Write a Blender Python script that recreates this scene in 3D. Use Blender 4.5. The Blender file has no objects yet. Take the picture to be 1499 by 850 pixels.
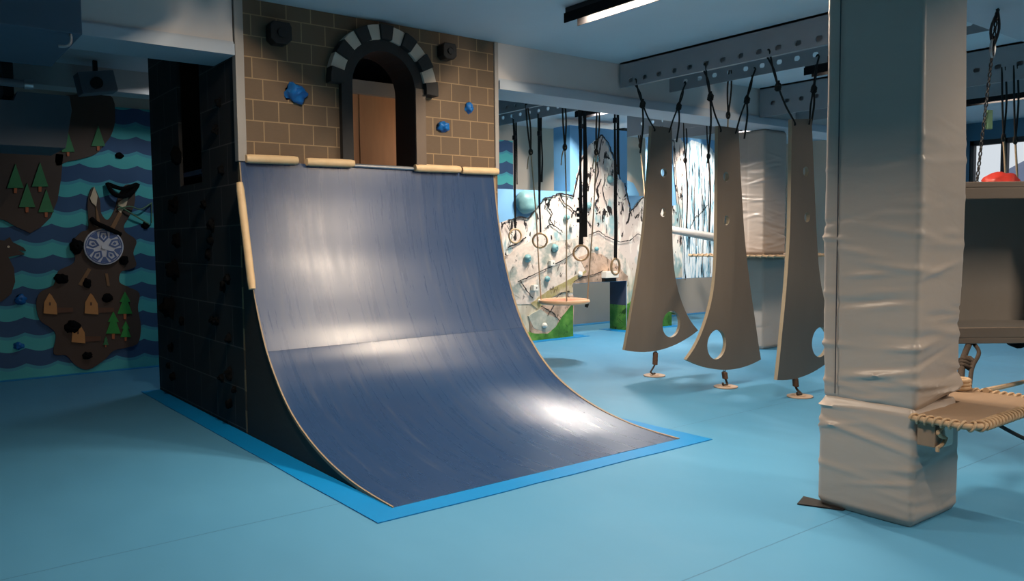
import bpy, bmesh, math, random
from mathutils import Vector, Matrix, noise, geometry
from math import pi, sin, cos, radians
random.seed(7)
COL = bpy.context.scene.collection
W, H = 1499, 850

# ------------------------------------------------------------------ camera
F, PITCH, ANG, CZ, ROLL = 1184.2, radians(3.589), radians(52.026), 1.45, radians(-0.57)
FW = Vector((cos(ANG)*cos(PITCH), sin(ANG)*cos(PITCH), -sin(PITCH)))
RT0 = Vector((sin(ANG), -cos(ANG), 0)); UP0 = RT0.cross(FW)
RT = RT0*cos(ROLL) + UP0*sin(ROLL); UP = -RT0*sin(ROLL) + UP0*cos(ROLL)
EYE = Vector((0, 0, CZ))

def at(px, py, ax, val):
    """measured pixel -> point on the world plane axis=val (0 x, 1 y, 2 z)"""
    d = FW + RT*((px-W/2)/F) + UP*((H/2-py)/F)
    return EYE + d*((val-EYE[ax])/d[ax])

def far(px, py, dist):
    d = FW + RT*((px-W/2)/F) + UP*((H/2-py)/F)
    return EYE + d*dist

cam = bpy.data.cameras.new('camera'); cam.sensor_width = 36; cam.lens = F*36/W
cam.clip_end = 300
co = bpy.data.objects.new('camera', cam); COL.objects.link(co)
co.matrix_world = Matrix(((RT.x, UP.x, -FW.x, 0), (RT.y, UP.y, -FW.y, 0), (RT.z, UP.z, -FW.z, CZ), (0, 0, 0, 1)))
bpy.context.scene.camera = co

# ------------------------------------------------------------------ materials
def lin(c):
    r = []
    for v in c:
        v = v/255
        r.append(v/12.92 if v <= .04045 else ((v+.055)/1.055)**2.4)
    return (*r, 1)

class NT:
    def __init__(s, name):
        s.m = bpy.data.materials.new(name); s.m.use_nodes = True
        s.t = s.m.node_tree; s.b = s.t.nodes['Principled BSDF']
        s.tc = None
    def n(s, typ, **kw):
        nd = s.t.nodes.new(typ)
        for k, v in kw.items():
            if k.startswith('i_'):
                nd.inputs[int(k[2:])].default_value = v
            else:
                setattr(nd, k, v)
        return nd
    def l(s, a, b): s.t.links.new(a, b)
    def coord(s, scale=(1, 1, 1), rot=(0, 0, 0), loc=(0, 0, 0)):
        if not s.tc: s.tc = s.n('ShaderNodeTexCoord')
        mp = s.n('ShaderNodeMapping'); mp.inputs['Scale'].default_value = scale
        mp.inputs['Rotation'].default_value = rot; mp.inputs['Location'].default_value = loc
        s.l(s.tc.outputs['Object'], mp.inputs['Vector'])
        return mp.outputs[0]
    def noise(s, scale, vec, detail=4, rough=.55, dist=0):
        nd = s.n('ShaderNodeTexNoise'); nd.inputs['Scale'].default_value = scale
        nd.inputs['Detail'].default_value = detail; nd.inputs['Roughness'].default_value = rough
        nd.inputs['Distortion'].default_value = dist
        s.l(vec, nd.inputs['Vector']); return nd.outputs['Fac']
    def ramp(s, fac, stops, interp='LINEAR'):
        nd = s.n('ShaderNodeValToRGB'); nd.color_ramp.interpolation = interp
        e = nd.color_ramp.elements
        while len(e) < len(stops): e.new(.5)
        for el, (p, c) in zip(e, stops):
            el.position = p; el.color = c if len(c) == 4 else (*c, 1)
        s.l(fac, nd.inputs[0]); return nd.outputs[0]
    def mix(s, fac, a, b, mode='MIX'):
        nd = s.n('ShaderNodeMix', data_type='RGBA', blend_type=mode)
        for inp, v in ((nd.inputs[0], fac), (nd.inputs[6], a), (nd.inputs[7], b)):
            if isinstance(v, bpy.types.NodeSocket): s.l(v, inp)
            else: inp.default_value = v
        return nd.outputs[2]
    def math(s, op, a, b=0.0, c=0.0):
        nd = s.n('ShaderNodeMath', operation=op)
        for i, v in enumerate((a, b, c)):
            if isinstance(v, bpy.types.NodeSocket): s.l(v, nd.inputs[i])
            else: nd.inputs[i].default_value = v
        return nd.outputs[0]
    def bump(s, h, strength=.2, dist=.01):
        nd = s.n('ShaderNodeBump'); nd.inputs['Strength'].default_value = strength
        nd.inputs['Distance'].default_value = dist
        s.l(h, nd.inputs['Height']); s.l(nd.outputs[0], s.b.inputs['Normal'])
    def set(s, color=None, rough=None, metal=None, spec=None):
        for key, v in (('Base Color', color), ('Roughness', rough), ('Metallic', metal), ('Specular IOR Level', spec)):
            if v is None: continue
            if isinstance(v, bpy.types.NodeSocket): s.l(v, s.b.inputs[key])
            else: s.b.inputs[key].default_value = v
        return s.m

def simple(name, rgb, rough=.6, var=.12, scale=12, metal=0, bump=.1, spec=.5, stretch=(1, 1, 1)):
    t = NT(name); c = lin(rgb)
    v = t.coord(stretch)
    nz = t.noise(scale, v)
    col = t.mix(nz, tuple(x*(1-var) for x in c[:3])+(1,), tuple(min(1, x*(1+var)) for x in c[:3])+(1,))
    if bump: t.bump(t.noise(scale*6, v), bump, .004)
    return t.set(col, rough, metal, spec)

M = {}
def build_materials():
    # pale blue vinyl floor with welded seams, faint creases
    t = NT('blue_vinyl_floor'); v = t.coord()
    big = t.noise(.7, v, 3); fine = t.noise(40, v, 2)
    col = t.mix(big, lin((70, 136, 176)), lin((85, 149, 187)))
    col = t.mix(t.math('MULTIPLY', fine, .12), col, lin((70, 140, 175)))
    sep = t.n('ShaderNodeSeparateXYZ'); t.l(v, sep.inputs[0])
    seam = None
    for ax, pos in ((1, 4.07), (1, 2.2), (0, -.2), (1, .3), (1, 7.9), (0, 6.9), (0, 10.2), (0, 5.35)):
        if (ax, pos) in ((0, 6.9), (0, 10.2), (0, 5.35), (1, 7.9), (0, -.2)): continue
        wob = t.math('MULTIPLY', t.math('SUBTRACT', t.noise(1.2, v, 2), .5), .02)
        d = t.math('ABSOLUTE', t.math('SUBTRACT', t.math('ADD', sep.outputs[ax], wob), pos))
        f = t.math('LESS_THAN', d, .0035)
        seam = f if seam is None else t.math('MAXIMUM', seam, f)
    col = t.mix(t.math('MULTIPLY', seam, .55), col, lin((48, 92, 125)))
    h = t.math('ADD', t.math('MULTIPLY', t.noise(1.6, t.coord((1, .45, 1), (0, 0, .5)), 2, .4), 1.0),
               t.math('MULTIPLY', seam, -.06))
    t.bump(h, .6, .07)
    M['floor'] = t.set(col, .5, 0, .35)
    M['tape'] = simple('bright_blue_vinyl', (0, 128, 196), .45, .1, 3, spec=.4)
    M['ceiling'] = simple('painted_ceiling', (204, 212, 219), .8, .05, 2)
    M['wall'] = simple('painted_wall', (192, 180, 166), .8, .06, 2)
    M['wall_dark'] = simple('dark_painted_wall', (52, 58, 66), .8, .1, 2)
    M['wall_teal'] = simple('teal_painted_wall', (70, 108, 130), .8, .1, 2)
    M['beam'] = simple('painted_beam', (200, 197, 196), .7, .07, 3)
    M['flange'] = simple('painted_flange', (176, 186, 196), .55, .06, 3)
    M['rail'] = simple('galvanised_painted_rail', (148, 150, 154), .5, .08, 6, 0)
    M['duct'] = simple('painted_duct', (74, 92, 110), .6, .14, 3)
    M['duct_grey'] = simple('grey_duct', (105, 112, 122), .6, .1, 3)
    M['dark_metal'] = simple('dark_metal', (30, 32, 36), .5, .2, 10, .4)
    M['louvre'] = simple('matt_black_louvre', (30, 30, 32), .95, .1, 10, spec=.03)
    M['steel'] = simple('bright_steel', (170, 172, 175), .35, .1, 10, .9)
    # painted stone blocks: front of the tower and its dark side
    def brick(name, axes, c1, c2, mort, bw, rh, ms, offz, rough=.75):
        t = NT(name); tc = t.n('ShaderNodeTexCoord'); t.tc = tc
        sp = t.n('ShaderNodeSeparateXYZ'); t.l(tc.outputs['Object'], sp.inputs[0])
        cb = t.n('ShaderNodeCombineXYZ'); t.l(sp.outputs[axes[0]], cb.inputs[0])
        t.l(t.math('SUBTRACT', sp.outputs[axes[1]], offz), cb.inputs[1])
        b = t.n('ShaderNodeTexBrick'); t.l(cb.outputs[0], b.inputs['Vector'])
        b.inputs['Color1'].default_value = lin(c1); b.inputs['Color2'].default_value = lin(c2)
        b.inputs['Mortar'].default_value = lin(mort); b.inputs['Scale'].default_value = 1
        b.inputs['Mortar Size'].default_value = ms; b.inputs['Mortar Smooth'].default_value = .2
        b.inputs['Brick Width'].default_value = bw; b.inputs['Row Height'].default_value = rh
        b.offset = .4
        nz = t.noise(25, t.coord((1, 1, 3)), 5)
        col = t.mix(t.math('MULTIPLY', nz, .35), b.outputs['Color'], lin(tuple(int(x*.75) for x in c1)))
        t.bump(t.noise(90, t.coord()), .08, .002)
        return t.set(col, rough, 0, .3)
    M['brick'] = brick('painted_stone_blocks', (0, 2), (116, 97, 78), (104, 88, 71), (166, 140, 106), .198, .1558, .0045, 2.046)
    M['brick_dark'] = brick('charcoal_painted_blocks', (1, 2), (62, 60, 60), (52, 51, 53), (108, 102, 98), .42, .31, .005, .03)
    # ramp sheet: slate blue phenolic ply, scuffed along the riding direction
    t = NT('slate_blue_ramp_sheet')
    v = t.coord((16, 1.1, 1.1)); s1 = t.noise(1.2, v, 6, .65); s2 = t.noise(1.0, t.coord(), 3)
    col = t.mix(t.math('MULTIPLY', s2, .7), lin((34, 60, 97)), lin((42, 69, 107)))
    scr = t.ramp(s1, [(.55, (0, 0, 0)), (.75, (.5, .5, .5))])
    col = t.mix(scr, col, lin((74, 86, 106)))
    rg = t.math('ADD', t.math('MULTIPLY', s1, .16), .205)
    t.bump(t.noise(2.2, t.coord((1, .5, .5)), 2), .12, .02)
    tg = t.n('ShaderNodeCombineXYZ'); tg.inputs[0].default_value = 1.0
    t.l(tg.outputs[0], t.b.inputs['Tangent']); t.b.inputs['Anisotropic'].default_value = .62   # brushed along the riding direction
    M['ramp'] = t.set(col, rg, 0, .75)
    M['ply_dark'] = simple('dark_brown_ply', (62, 56, 52), .7, .2, 6, stretch=(1, 1, 8))
    M['ply_edge'] = simple('pale_ply_edge', (150, 130, 105), .6, .15, 20)
    M['trim_white'] = simple('pale_corner_trim', (158, 153, 147), .5, .06, 8)
    M['orange_ply'] = simple('orange_brown_ply', (214, 156, 112), .6, .12, 4, stretch=(6, 6, 1))
    M['arch'] = simple('charcoal_arch', (34, 32, 31), .7, .15, 8)
    M['arch_side'] = simple('taupe_arch_jamb', (108, 92, 78), .7, .12, 8)
    M['arch_light'] = simple('grey_arch_block', (196, 184, 168), .7, .12, 10)
    M['black'] = simple('black_plastic', (16, 16, 17), .55, .2, 8)
    M['hold_blue'] = simple('blue_resin_hold', (20, 104, 178), .45, .2, 12, bump=.25)
    M['hold_teal'] = simple('teal_resin_hold', (116, 162, 166), .5, .15, 10, bump=.2)
    M['hold_pale'] = simple('pale_resin_hold', (232, 226, 214), .5, .06, 8, bump=.1)
    M['hold_black'] = simple('black_resin_hold', (15, 16, 18), .95, .3, 12, bump=.3, spec=.1)
    M['hold_red'] = simple('red_resin_hold', (176, 48, 36), .45, .2, 12, bump=.2)
    # round timber
    t = NT('peeled_timber'); v = t.coord((1, 1, 1))
    nz = t.noise(14, v, 5); kn = t.noise(7, v, 2)
    col = t.mix(nz, lin((206, 172, 126)), lin((232, 205, 164)))
    col = t.mix(t.ramp(kn, [(.68, (0, 0, 0)), (.74, (.8, .8, .8))]), col, lin((140, 92, 52)))
    M['timber'] = t.set(col, .55)
    M['fin'] = simple('grey_painted_ply', (112, 101, 90), .5, .09, 3, stretch=(2, 2, .5), spec=.45)
    M['fin_edge'] = simple('light_ply_edge', (158, 144, 122), .6, .1, 20)
    M['black_rope'] = simple('black_rope', (22, 21, 20), .85, .4, 60, bump=.5)
    M['brown_rope'] = simple('dark_brown_rope', (60, 48, 38), .85, .4, 60, bump=.5)
    M['tan_rope'] = simple('tan_rope', (190, 162, 130), .85, .25, 60, bump=.5)
    M['webbing'] = simple('black_webbing', (14, 14, 15), .75, .3, 40)
    M['rust'] = simple('rust_brown_coil', (96, 66, 46), .7, .3, 50, bump=.4)
    M['disc'] = simple('orange_ply_disc', (226, 146, 106), .5, .1, 9)
    M['disc_rim'] = simple('pale_disc_rim', (235, 190, 150), .5, .1, 9)
    M['anchor'] = simple('beige_anchor_disc', (180, 156, 136), .6, .1, 9)
    M['ring'] = simple('pale_wood_ring', (196, 164, 124), .45, .1, 15)
    M['log_white'] = simple('white_padded_pole', (205, 200, 194), .6, .06, 8)
    M['platform'] = simple('brown_platform_ply', (148, 124, 102), .55, .12, 4, stretch=(1, 5, 1))
    M['box_face'] = simple('grey_brown_box_ply', (112, 97, 84), .6, .1, 4, stretch=(1, 1, 4))
    M['box_in'] = simple('dark_grey_box_lining', (140, 134, 128), .6, .12, 4)
    # padded vinyl
    t = NT('grey_pad_vinyl'); v = t.coord((1, 1, 2.2))
    col = t.mix(t.noise(2, v, 3), lin((176, 163, 153)), lin((188, 175, 164)))
    t.bump(t.math('ADD', t.noise(4, v, 2, .5, .6), t.math('MULTIPLY', t.noise(12, v, 2), .15)), .14, .03)
    M['pad'] = t.set(col, .36, 0, .5)
    M['seam'] = simple('dark_seam', (72, 72, 78), .7, .1, 9)
    # wave mural
    t = NT('wave_mural'); tc = t.n('ShaderNodeTexCoord'); t.tc = tc
    sp = t.n('ShaderNodeSeparateXYZ'); t.l(tc.outputs['Object'], sp.inputs[0])
    x, z = sp.outputs[0], sp.outputs[2]
    row = t.math('FLOOR', t.math('MULTIPLY', z, 1/.165))
    sh = t.math('MULTIPLY', row, .37)
    sc = t.math('ABSOLUTE', t.math('SINE', t.math('MULTIPLY', t.math('ADD', x, t.math('MULTIPLY', row, .0)), pi/.30)))
    z2 = t.math('ADD', z, t.math('MULTIPLY', sc, .042))
    fr = t.math('FRACT', t.math('MULTIPLY', z2, 1/.335))
    nz = t.noise(2.0, t.coord(), 3)
    teal = t.mix(nz, lin((66, 164, 172)), lin((98, 204, 200)))
    navy = t.mix(nz, lin((48, 78, 118)), lin((66, 100, 138)))
    m1 = t.math('LESS_THAN', fr, .5)
    col = t.mix(m1, navy, teal)
    mid = t.math('LESS_THAN', t.math('ABSOLUTE', t.math('SUBTRACT', fr, .45)), .05)
    col = t.mix(t.math('MULTIPLY', mid, .55), col, lin((74, 140, 176)))
    M['waves'] = t.set(col, .6, 0, .35)
    M['island'] = simple('dark_brown_cutout', (84, 66, 56), .7, .15, 5)
    M['tree'] = simple('green_cutout', (66, 132, 82), .6, .15, 8)
    M['tree_green'] = simple('bright_green_cutout', (52, 150, 66), .6, .15, 8)
    M['trunk'] = simple('red_brown_cutout', (190, 104, 62), .6, .1, 8)
    M['house'] = simple('tan_house_cutout', (205, 142, 84), .6, .12, 8)
    M['logs'] = simple('brown_log_cutout', (106, 70, 52), .6, .15, 8)
    M['blade'] = simple('cream_blade', (232, 205, 172), .5, .06, 8)
    M['hilt'] = simple('brown_hilt', (140, 102, 68), .6, .12, 8)
    M['shield'] = simple('pale_shield', (222, 220, 226), .5, .05, 8)
    M['shield_blue'] = simple('blue_shield_knot', (92, 112, 160), .5, .08, 8)
    M['cord_green'] = simple('green_cord', (96, 130, 100), .8, .2, 30)
    # climbing wall paint
    M['sky_paint'] = simple('sky_blue_paint', (116, 172, 214), .6, .16, 1.5)
    t = NT('painted_rock'); v = t.coord()
    base = t.mix(t.noise(1.8, v, 4), lin((228, 214, 204)), lin((200, 184, 174)))
    tl = t.ramp(t.noise(3.6, t.coord((1, 1, .6), loc=(3, 1, 2)), 3), [(.54, (0, 0, 0)), (.64, (.8, .8, .8))])
    base = t.mix(tl, base, lin((120, 172, 180)))
    wh = t.ramp(t.noise(4, t.coord((1.4, 1, .5), loc=(7, 0, 1)), 3), [(.5, (0, 0, 0)), (.58, (.9, .9, .9))])
    base = t.mix(wh, base, lin((246, 238, 226)))
    sp = t.n('ShaderNodeSeparateXYZ'); t.l(v, sp.inputs[0])
    hi = t.n('ShaderNodeMapRange'); t.l(sp.outputs[2], hi.inputs[0])
    hi.inputs[1].default_value = .9; hi.inputs[2].default_value = 1.9
    hi.inputs[3].default_value = .66; hi.inputs[4].default_value = .575
    blk = t.math('GREATER_THAN', t.noise(6.5, t.coord((1.5, 1, .62), (0, .25, 0)), 5, .62, .8), hi.outputs[0])
    base = t.mix(blk, base, lin((38, 34, 34)))
    ol = t.n('ShaderNodeMapRange'); t.l(sp.outputs[2], ol.inputs[0])
    ol.inputs[1].default_value = 1.15; ol.inputs[2].default_value = .7; ol.inputs[3].default_value = 0; ol.inputs[4].default_value = .8
    base = t.mix(t.math('MULTIPLY', ol.outputs[0], t.noise(2.4, v, 3)), base, lin((150, 142, 84)))
    M['rock'] = t.set(base, .6, 0, .3)
    t = NT('painted_waterfall'); v = t.coord((9, 1, .9))
    n1 = t.noise(2.0, v, 5, .6)
    col = t.ramp(n1, [(0, lin((20, 26, 34))), (.40, lin((24, 34, 44))), (.43, lin((120, 180, 205))), (.50, lin((232, 240, 242))), (.60, lin((246, 248, 246))), (.66, lin((120, 182, 210)))], 'LINEAR')
    M['fall'] = t.set(col, .55, 0, .3)
    def painted(name, cols, thr=.62, sc=(1.5, 1, .8)):
        t = NT(name); v = t.coord(); n1 = t.noise(3.2, v, 5, .6); n2 = t.noise(5.5, t.coord(sc, (0, .5, 0), (2, 0, 5)), 5, .65, 1.2)
        c = t.ramp(n1, [(.32, lin(cols[0])), (.48, lin(cols[1])), (.62, lin(cols[2]))])
        k = t.ramp(n2, [(thr, (0, 0, 0)), (thr+.05, (.85, .85, .85))])
        return t.set(t.mix(k, c, lin(cols[3])), .6, 0, .3)
    M['foothill'] = painted('painted_foothill_rock', ((196, 178, 164), (226, 210, 196), (150, 158, 150), (70, 60, 56)), .60)
    M['grass'] = painted('painted_green_hill', ((40, 84, 30), (72, 128, 48), (110, 158, 70), (22, 48, 20)), .58)
    M['olive'] = painted('painted_olive_ground', ((186, 172, 140), (164, 150, 96), (202, 182, 160), (92, 78, 56)), .60)
    M['rosy'] = painted('painted_rosy_ridge', ((176, 146, 124), (204, 174, 152), (150, 128, 110), (62, 48, 42)), .58)
    M['stone'] = painted('painted_grey_stone', ((178, 178, 162), (156, 160, 148), (196, 192, 176), (96, 92, 84)), .64)
    M['grass_old'] = simple('painted_green_hill', (66, 126, 48), .6, .35, 5)
    M['cheek_shade'] = simple('dark_blue_shade_paint', (58, 62, 78), .6, .4, 4)  # shadow on the tunnel side, put into the paint colour
    M['ink'] = simple('painted_black_line', (34, 30, 30), .6, .2, 8)
    M['mat_black'] = simple('black_rubber', (28, 26, 26), .7, .2, 10)
    M['mullion'] = simple('dark_window_frame', (22, 24, 30), .5, .1, 8)
    M['hill'] = simple('hazy_hill', (112, 122, 150), .9, .15, .3, bump=0)
    M['snow'] = simple('pale_ground', (210, 205, 205), .9, .05, .3, bump=0)
    t = NT('window_glass'); t.b.inputs['Transmission Weight'].default_value = 1
    M['glass'] = t.set((1, 1, 1, 1), .02, 0, .5); t.b.inputs['IOR'].default_value = 1.05
    t = NT('lit_tube'); e = t.b.inputs
    e['Emission Color'].default_value = (1, .93, .84, 1); e['Emission Strength'].default_value = 9
    M['tube'] = t.set((.9, .9, .9, 1), .5)
build_materials()

# ------------------------------------------------------------------ mesh helpers
class MB:
    def __init__(s): s.v = []; s.f = []; s.mi = []
    def add(s, vs, fs, mi=0):
        o = len(s.v); s.v += [tuple(p) for p in vs]
        s.f += [tuple(i+o for i in f) for f in fs]; s.mi += [mi]*len(fs)
        return s
    def box(s, lo, hi, mi=0):
        (a, b, c), (d, e, f) = lo, hi
        return s.add([(a,b,c),(d,b,c),(d,e,c),(a,e,c),(a,b,f),(d,b,f),(d,e,f),(a,e,f)],
                     [(0,3,2,1),(4,5,6,7),(0,1,5,4),(1,2,6,5),(2,3,7,6),(3,0,4,7)], mi)
    def obox(s, c, ax, ay, az, mi=0):
        c = Vector(c); ax, ay, az = Vector(ax), Vector(ay), Vector(az)
        P = [c+ax*i+ay*j+az*k for k in (-1, 1) for i, j in ((-1,-1),(1,-1),(1,1),(-1,1))]
        return s.add(P, [(0,3,2,1),(4,5,6,7),(0,1,5,4),(1,2,6,5),(2,3,7,6),(3,0,4,7)], mi)
    def plate(s, loops, fn, t0, t1, mi=0, mi_edge=None):
        """extrude 2-D outline (+holes) between t0 and t1; fn(u, v, t) -> 3-D"""
        if mi_edge is None: mi_edge = mi
        flat = [p for L in loops for p in L]; n = len(flat)
        tris = geometry.tessellate_polygon([[Vector((p[0], p[1], 0)) for p in L] for L in loops])
        o = len(s.v)
        s.v += [tuple(fn(p[0], p[1], t0)) for p in flat] + [tuple(fn(p[0], p[1], t1)) for p in flat]
        for t in tris:
            s.f.append(tuple(i+o for i in t)); s.mi.append(mi)
            s.f.append(tuple(i+o+n for i in reversed(t))); s.mi.append(mi)
        b = 0
        for L in loops:
            k = len(L)
            for i in range(k):
                j = (i+1) % k
                s.f.append((b+i+o, b+j+o, b+j+n+o, b+i+n+o)); s.mi.append(mi_edge)
            b += k
        return s
    def tube(s, pts, r, sides=8, closed=False, mi=0, caps=True):
        pts = [Vector(p) for p in pts]; n = len(pts)
        rs = r if isinstance(r, (list, tuple)) else [r]*n
        tan = []
        for i in range(n):
            a = pts[(i-1) % n] if closed or i > 0 else pts[i]
            b = pts[(i+1) % n] if closed or i < n-1 else pts[i]
            d = b-a
            tan.append(d.normalized() if d.length > 1e-9 else Vector((0, 0, 1)))
        ref = Vector((0, 0, 1)) if abs(tan[0].z) < .9 else Vector((1, 0, 0))
        nrm = (ref - tan[0]*ref.dot(tan[0])).normalized()
        o = len(s.v)
        for i in range(n):
            if i: nrm = (nrm - tan[i]*nrm.dot(tan[i])).normalized()
            bi = tan[i].cross(nrm)
            for k in range(sides):
                a = 2*pi*k/sides
                s.v.append(tuple(pts[i] + (nrm*cos(a)+bi*sin(a))*rs[i]))
        for i in range(n if closed else n-1):
            j = (i+1) % n
            for k in range(sides):
                m = (k+1) % sides
                s.f.append((o+i*sides+k, o+i*sides+m, o+j*sides+m, o+j*sides+k)); s.mi.append(mi)
        if caps and not closed:
            s.f.append(tuple(o+k for k in reversed(range(sides)))); s.mi.append(mi)
            s.f.append(tuple(o+(n-1)*sides+k for k in range(sides))); s.mi.append(mi)
        return s
    def build(s, name, mat, parent=None, smooth=False, loc=None, bevel=0, angle=35):
        me = bpy.data.meshes.new(name); me.from_pydata(s.v, [], s.f)
        mats = mat if isinstance(mat, (list, tuple)) else [mat]
        for m in mats: me.materials.append(M[m] if isinstance(m, str) else m)
        for p, i in zip(me.polygons, s.mi): p.material_index = i
        bm = bmesh.new(); bm.from_mesh(me); bmesh.ops.recalc_face_normals(bm, faces=bm.faces)
        if bevel:
            es = [e for e in bm.edges if len(e.link_faces) == 2 and e.calc_face_angle(0) > radians(40)]
            bmesh.ops.bevel(bm, geom=es, offset=bevel, segments=2, profile=.6, affect='EDGES')
        if smooth:
            for f in bm.faces: f.smooth = True
            for e in bm.edges:
                if len(e.link_faces) == 2 and e.calc_face_angle(0) > radians(angle): e.smooth = False
        bm.to_mesh(me); bm.free()
        o = bpy.data.objects.new(name, me); COL.objects.link(o)
        if loc is not None:
            me.transform(Matrix.Translation(-Vector(loc))); o.location = loc
        if parent is not None:
            o.parent = parent
            base = Vector((0, 0, 0)); q = parent
            while q is not None: base += q.location; q = q.parent
            if loc is None: me.transform(Matrix.Translation(-base))
            else: o.location = Vector(loc) - base
        return o

def tag(o, label=None, cat=None, group=None, kind=None):
    for k, v in (('label', label), ('category', cat), ('group', group), ('kind', kind)):
        if v: o[k] = v
    return o

def thing(name, loc, label, cat, group=None):
    o = bpy.data.objects.new(name, None); COL.objects.link(o); o.location = loc
    o.matrix_world = Matrix.Translation(Vector(loc)); o.empty_display_size = .1
    return tag(o, label, cat, group)

def struct(o): o['kind'] = 'structure'; return o

XZ = lambda u, v, t: (u, t, v)
YZ = lambda u, v, t: (t, u, v)
XY = lambda u, v, t: (u, v, t)
def circ(cx, cy, r, n=24, rx=None):
    return [(cx+(rx or r)*cos(2*pi*i/n), cy+r*sin(2*pi*i/n)) for i in range(n)]
def lerp(a, b, t): return a+(b-a)*t
def spline(pts, n=8):
    P = [Vector(p) for p in pts]; out = []
    for i in range(len(P)-1):
        p0 = P[max(i-1, 0)]; p1 = P[i]; p2 = P[i+1]; p3 = P[min(i+2, len(P)-1)]
        for k in range(n):
            t = k/n
            out.append(.5*((2*p1)+(p2-p0)*t+(2*p0-5*p1+4*p2-p3)*t*t+(3*p1-p0-3*p2+p3)*t**3))
    out.append(P[-1]); return out
def sag(a, b, d, n=12):
    a, b = Vector(a), Vector(b)
    return [a.lerp(b, i/n) - Vector((0, 0, d*4*(i/n)*(1-i/n))) for i in range(n+1)]
def hold_mb(c, nrm, size, seed=0, flat=.75, lump=.35, mi=0, mb=None):
    """a climbing hold: lumpy blob whose back sits on the surface"""
    mb = mb or MB(); bm = bmesh.new()
    bmesh.ops.create_icosphere(bm, subdivisions=3, radius=1)
    n = Vector(nrm).normalized(); q = Vector((0, 0, 1)).rotation_difference(n).to_matrix()
    c = Vector(c); sx, sy = random.Random(seed).uniform(.85, 1.15), random.Random(seed+1).uniform(.75, 1.1)
    V = []
    for v in bm.verts:
        p = v.co.copy(); k = 1+lump*noise.noise(p*1.7+Vector((seed*3.1, seed, 0)))
        bolt = max(0, 1-((p.x**2+p.y**2)/.05)) if p.z > 0 else 0
        p = Vector((p.x*k*sx, p.y*k*sy, max(p.z, 0)*k*flat*(1-.35*bolt)))
        V.append(c+q@(p*size))
    mb.add(V, [tuple(v.index for v in f.verts) for f in bm.faces], mi); bm.free()
    return mb

# ------------------------------------------------------------------ room shell
ZC = 3.25
struct(MB().box((-4, -5, -.1), (14.2, 10.3, 0)).build('floor', 'floor'))
struct(MB().box((-4, -5, ZC), (14.2, 10.3, ZC+.1)).build('ceiling', 'ceiling'))
struct(MB().box((-4, 10.12, 0), (14.2, 10.32, ZC)).build('wall_back', 'wall'))
struct(MB().box((-4.1, -5, 0), (-3.9, 10.3, ZC)).build('wall_left', 'wall_dark'))
struct(MB().box((-4, -5.1, 0), (14.2, -4.9, ZC)).build('wall_front', 'wall_dark'))
# right wall with a long window band
wy0, wy1, wz0, wz1 = 2.2, 5.85, 1.0, 2.97
wm = MB()
wm.box((14, -5, 0), (14.2, wy0, ZC)); wm.box((14, wy1, 0), (14.2, 6.6, ZC)); wm.box((14, 6.6, 0), (14.2, 10.3, ZC), 1)
wm.box((14, wy0, 0), (14.2, wy1, wz0)); wm.box((14, wy0, wz1), (14.2, wy1, ZC))
struct(wm.build('wall_right', ['wall_teal', 'wall']))
f = MB()
for y in (wy0, 3.35, 4.45, 5.30, wy1-.06): f.box((14.02, y, wz0), (14.12, y+.09, wz1))
f.box((14.02, wy0, wz0), (14.12, wy1, wz0+.08)); f.box((14.02, wy0, wz1-.08), (14.12, wy1, wz1))
win = struct(f.build('window_1', 'mullion'))
g = MB().box((14.06, wy0+.05, wz0+.05), (14.07, wy1-.05, wz1-.05)).build('window_pane', 'glass', win)
# outside: a hazy slope under a white sky
hv, hf = [], []
for i in range(25):
    for j in range(9):
        y = -30+i*3.2; x = 34+j*4
        zz = 2+ (j/8)*9*(.7+.5*sin(i*.5+1)) - 2
        hv.append((x, y, zz+.6*noise.noise(Vector((x*.2, y*.2, 0)))))
for i in range(24):
    for j in range(8): hf.append((i*9+j, (i+1)*9+j, (i+1)*9+j+1, i*9+j+1))
tag(MB().add(hv, hf).build('hillside', 'hill', smooth=True), kind='structure')
struct(MB().box((14.3, -30, -.3), (80, 50, -.1)).build('ground_outside', 'snow'))

# beams
def beam_x(x0, x1, y0, y1, z0, name='ceiling_beam'):
    b = MB().box((x0, y0, z0+.08), (x1, y1, ZC))
    b.box((x0, y0-.035, z0), (x1, y1+.035, z0+.08), 1)
    b.box((x0, y0-.012, z0+.08), (x1, y0, z0+.10), 1)
    return struct(b.build(name, ['beam', 'flange'], bevel=0))
beam_x(-3.9, 2.112, 6.0, 6.40, 2.815)
beam_x(4.54, 13.995, 6.0, 6.40, 2.825)
beam_x(-3.9, 13.995, 1.90, 2.34, 2.825)

def rail(x, y0, y1, z0, zh, label, yo, pitch=.19, backed=False):
    """slotted steel channel running along y, with oval holes low on its web"""
    L = [[(y0, z0), (y1, z0), (y1, ZC), (y0, ZC)]]
    y = yo
    while y < y1-.12:
        if y > y0+.08:
            L.append([(y+.020*cos(a)+(.012 if cos(a) > 0 else -.012), zh+.024*sin(a)) for a in [2*pi*k/12 for k in range(12)]])
        y += pitch
    m = MB().plate(L, YZ, x, x+.012)
    m.box((x, y0, ZC-.02), (x+.09, y1, ZC-.001))
    if backed: m.box((x+.05, y0, z0+.012), (x+.09, y1, ZC-.021))
    return tag(m.build('perforated_rail', 'rail'), label, 'steel rail', 'perforated rails under the ceiling')
rail(6.09, 2.40, 5.96, 2.995, 3.055, 'perforated grey steel rail carrying the near ropes of the three fins', 2.58, backed=True)
rail(6.85, 2.40, 5.96, 3.03, 3.117, 'perforated steel rail with light showing through its holes behind the fins', 2.51)
rail(6.09, 6.45, 9.9, 2.995, 3.055, 'perforated rail over the disc swing, on the tower side', 6.55, backed=True)
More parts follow.
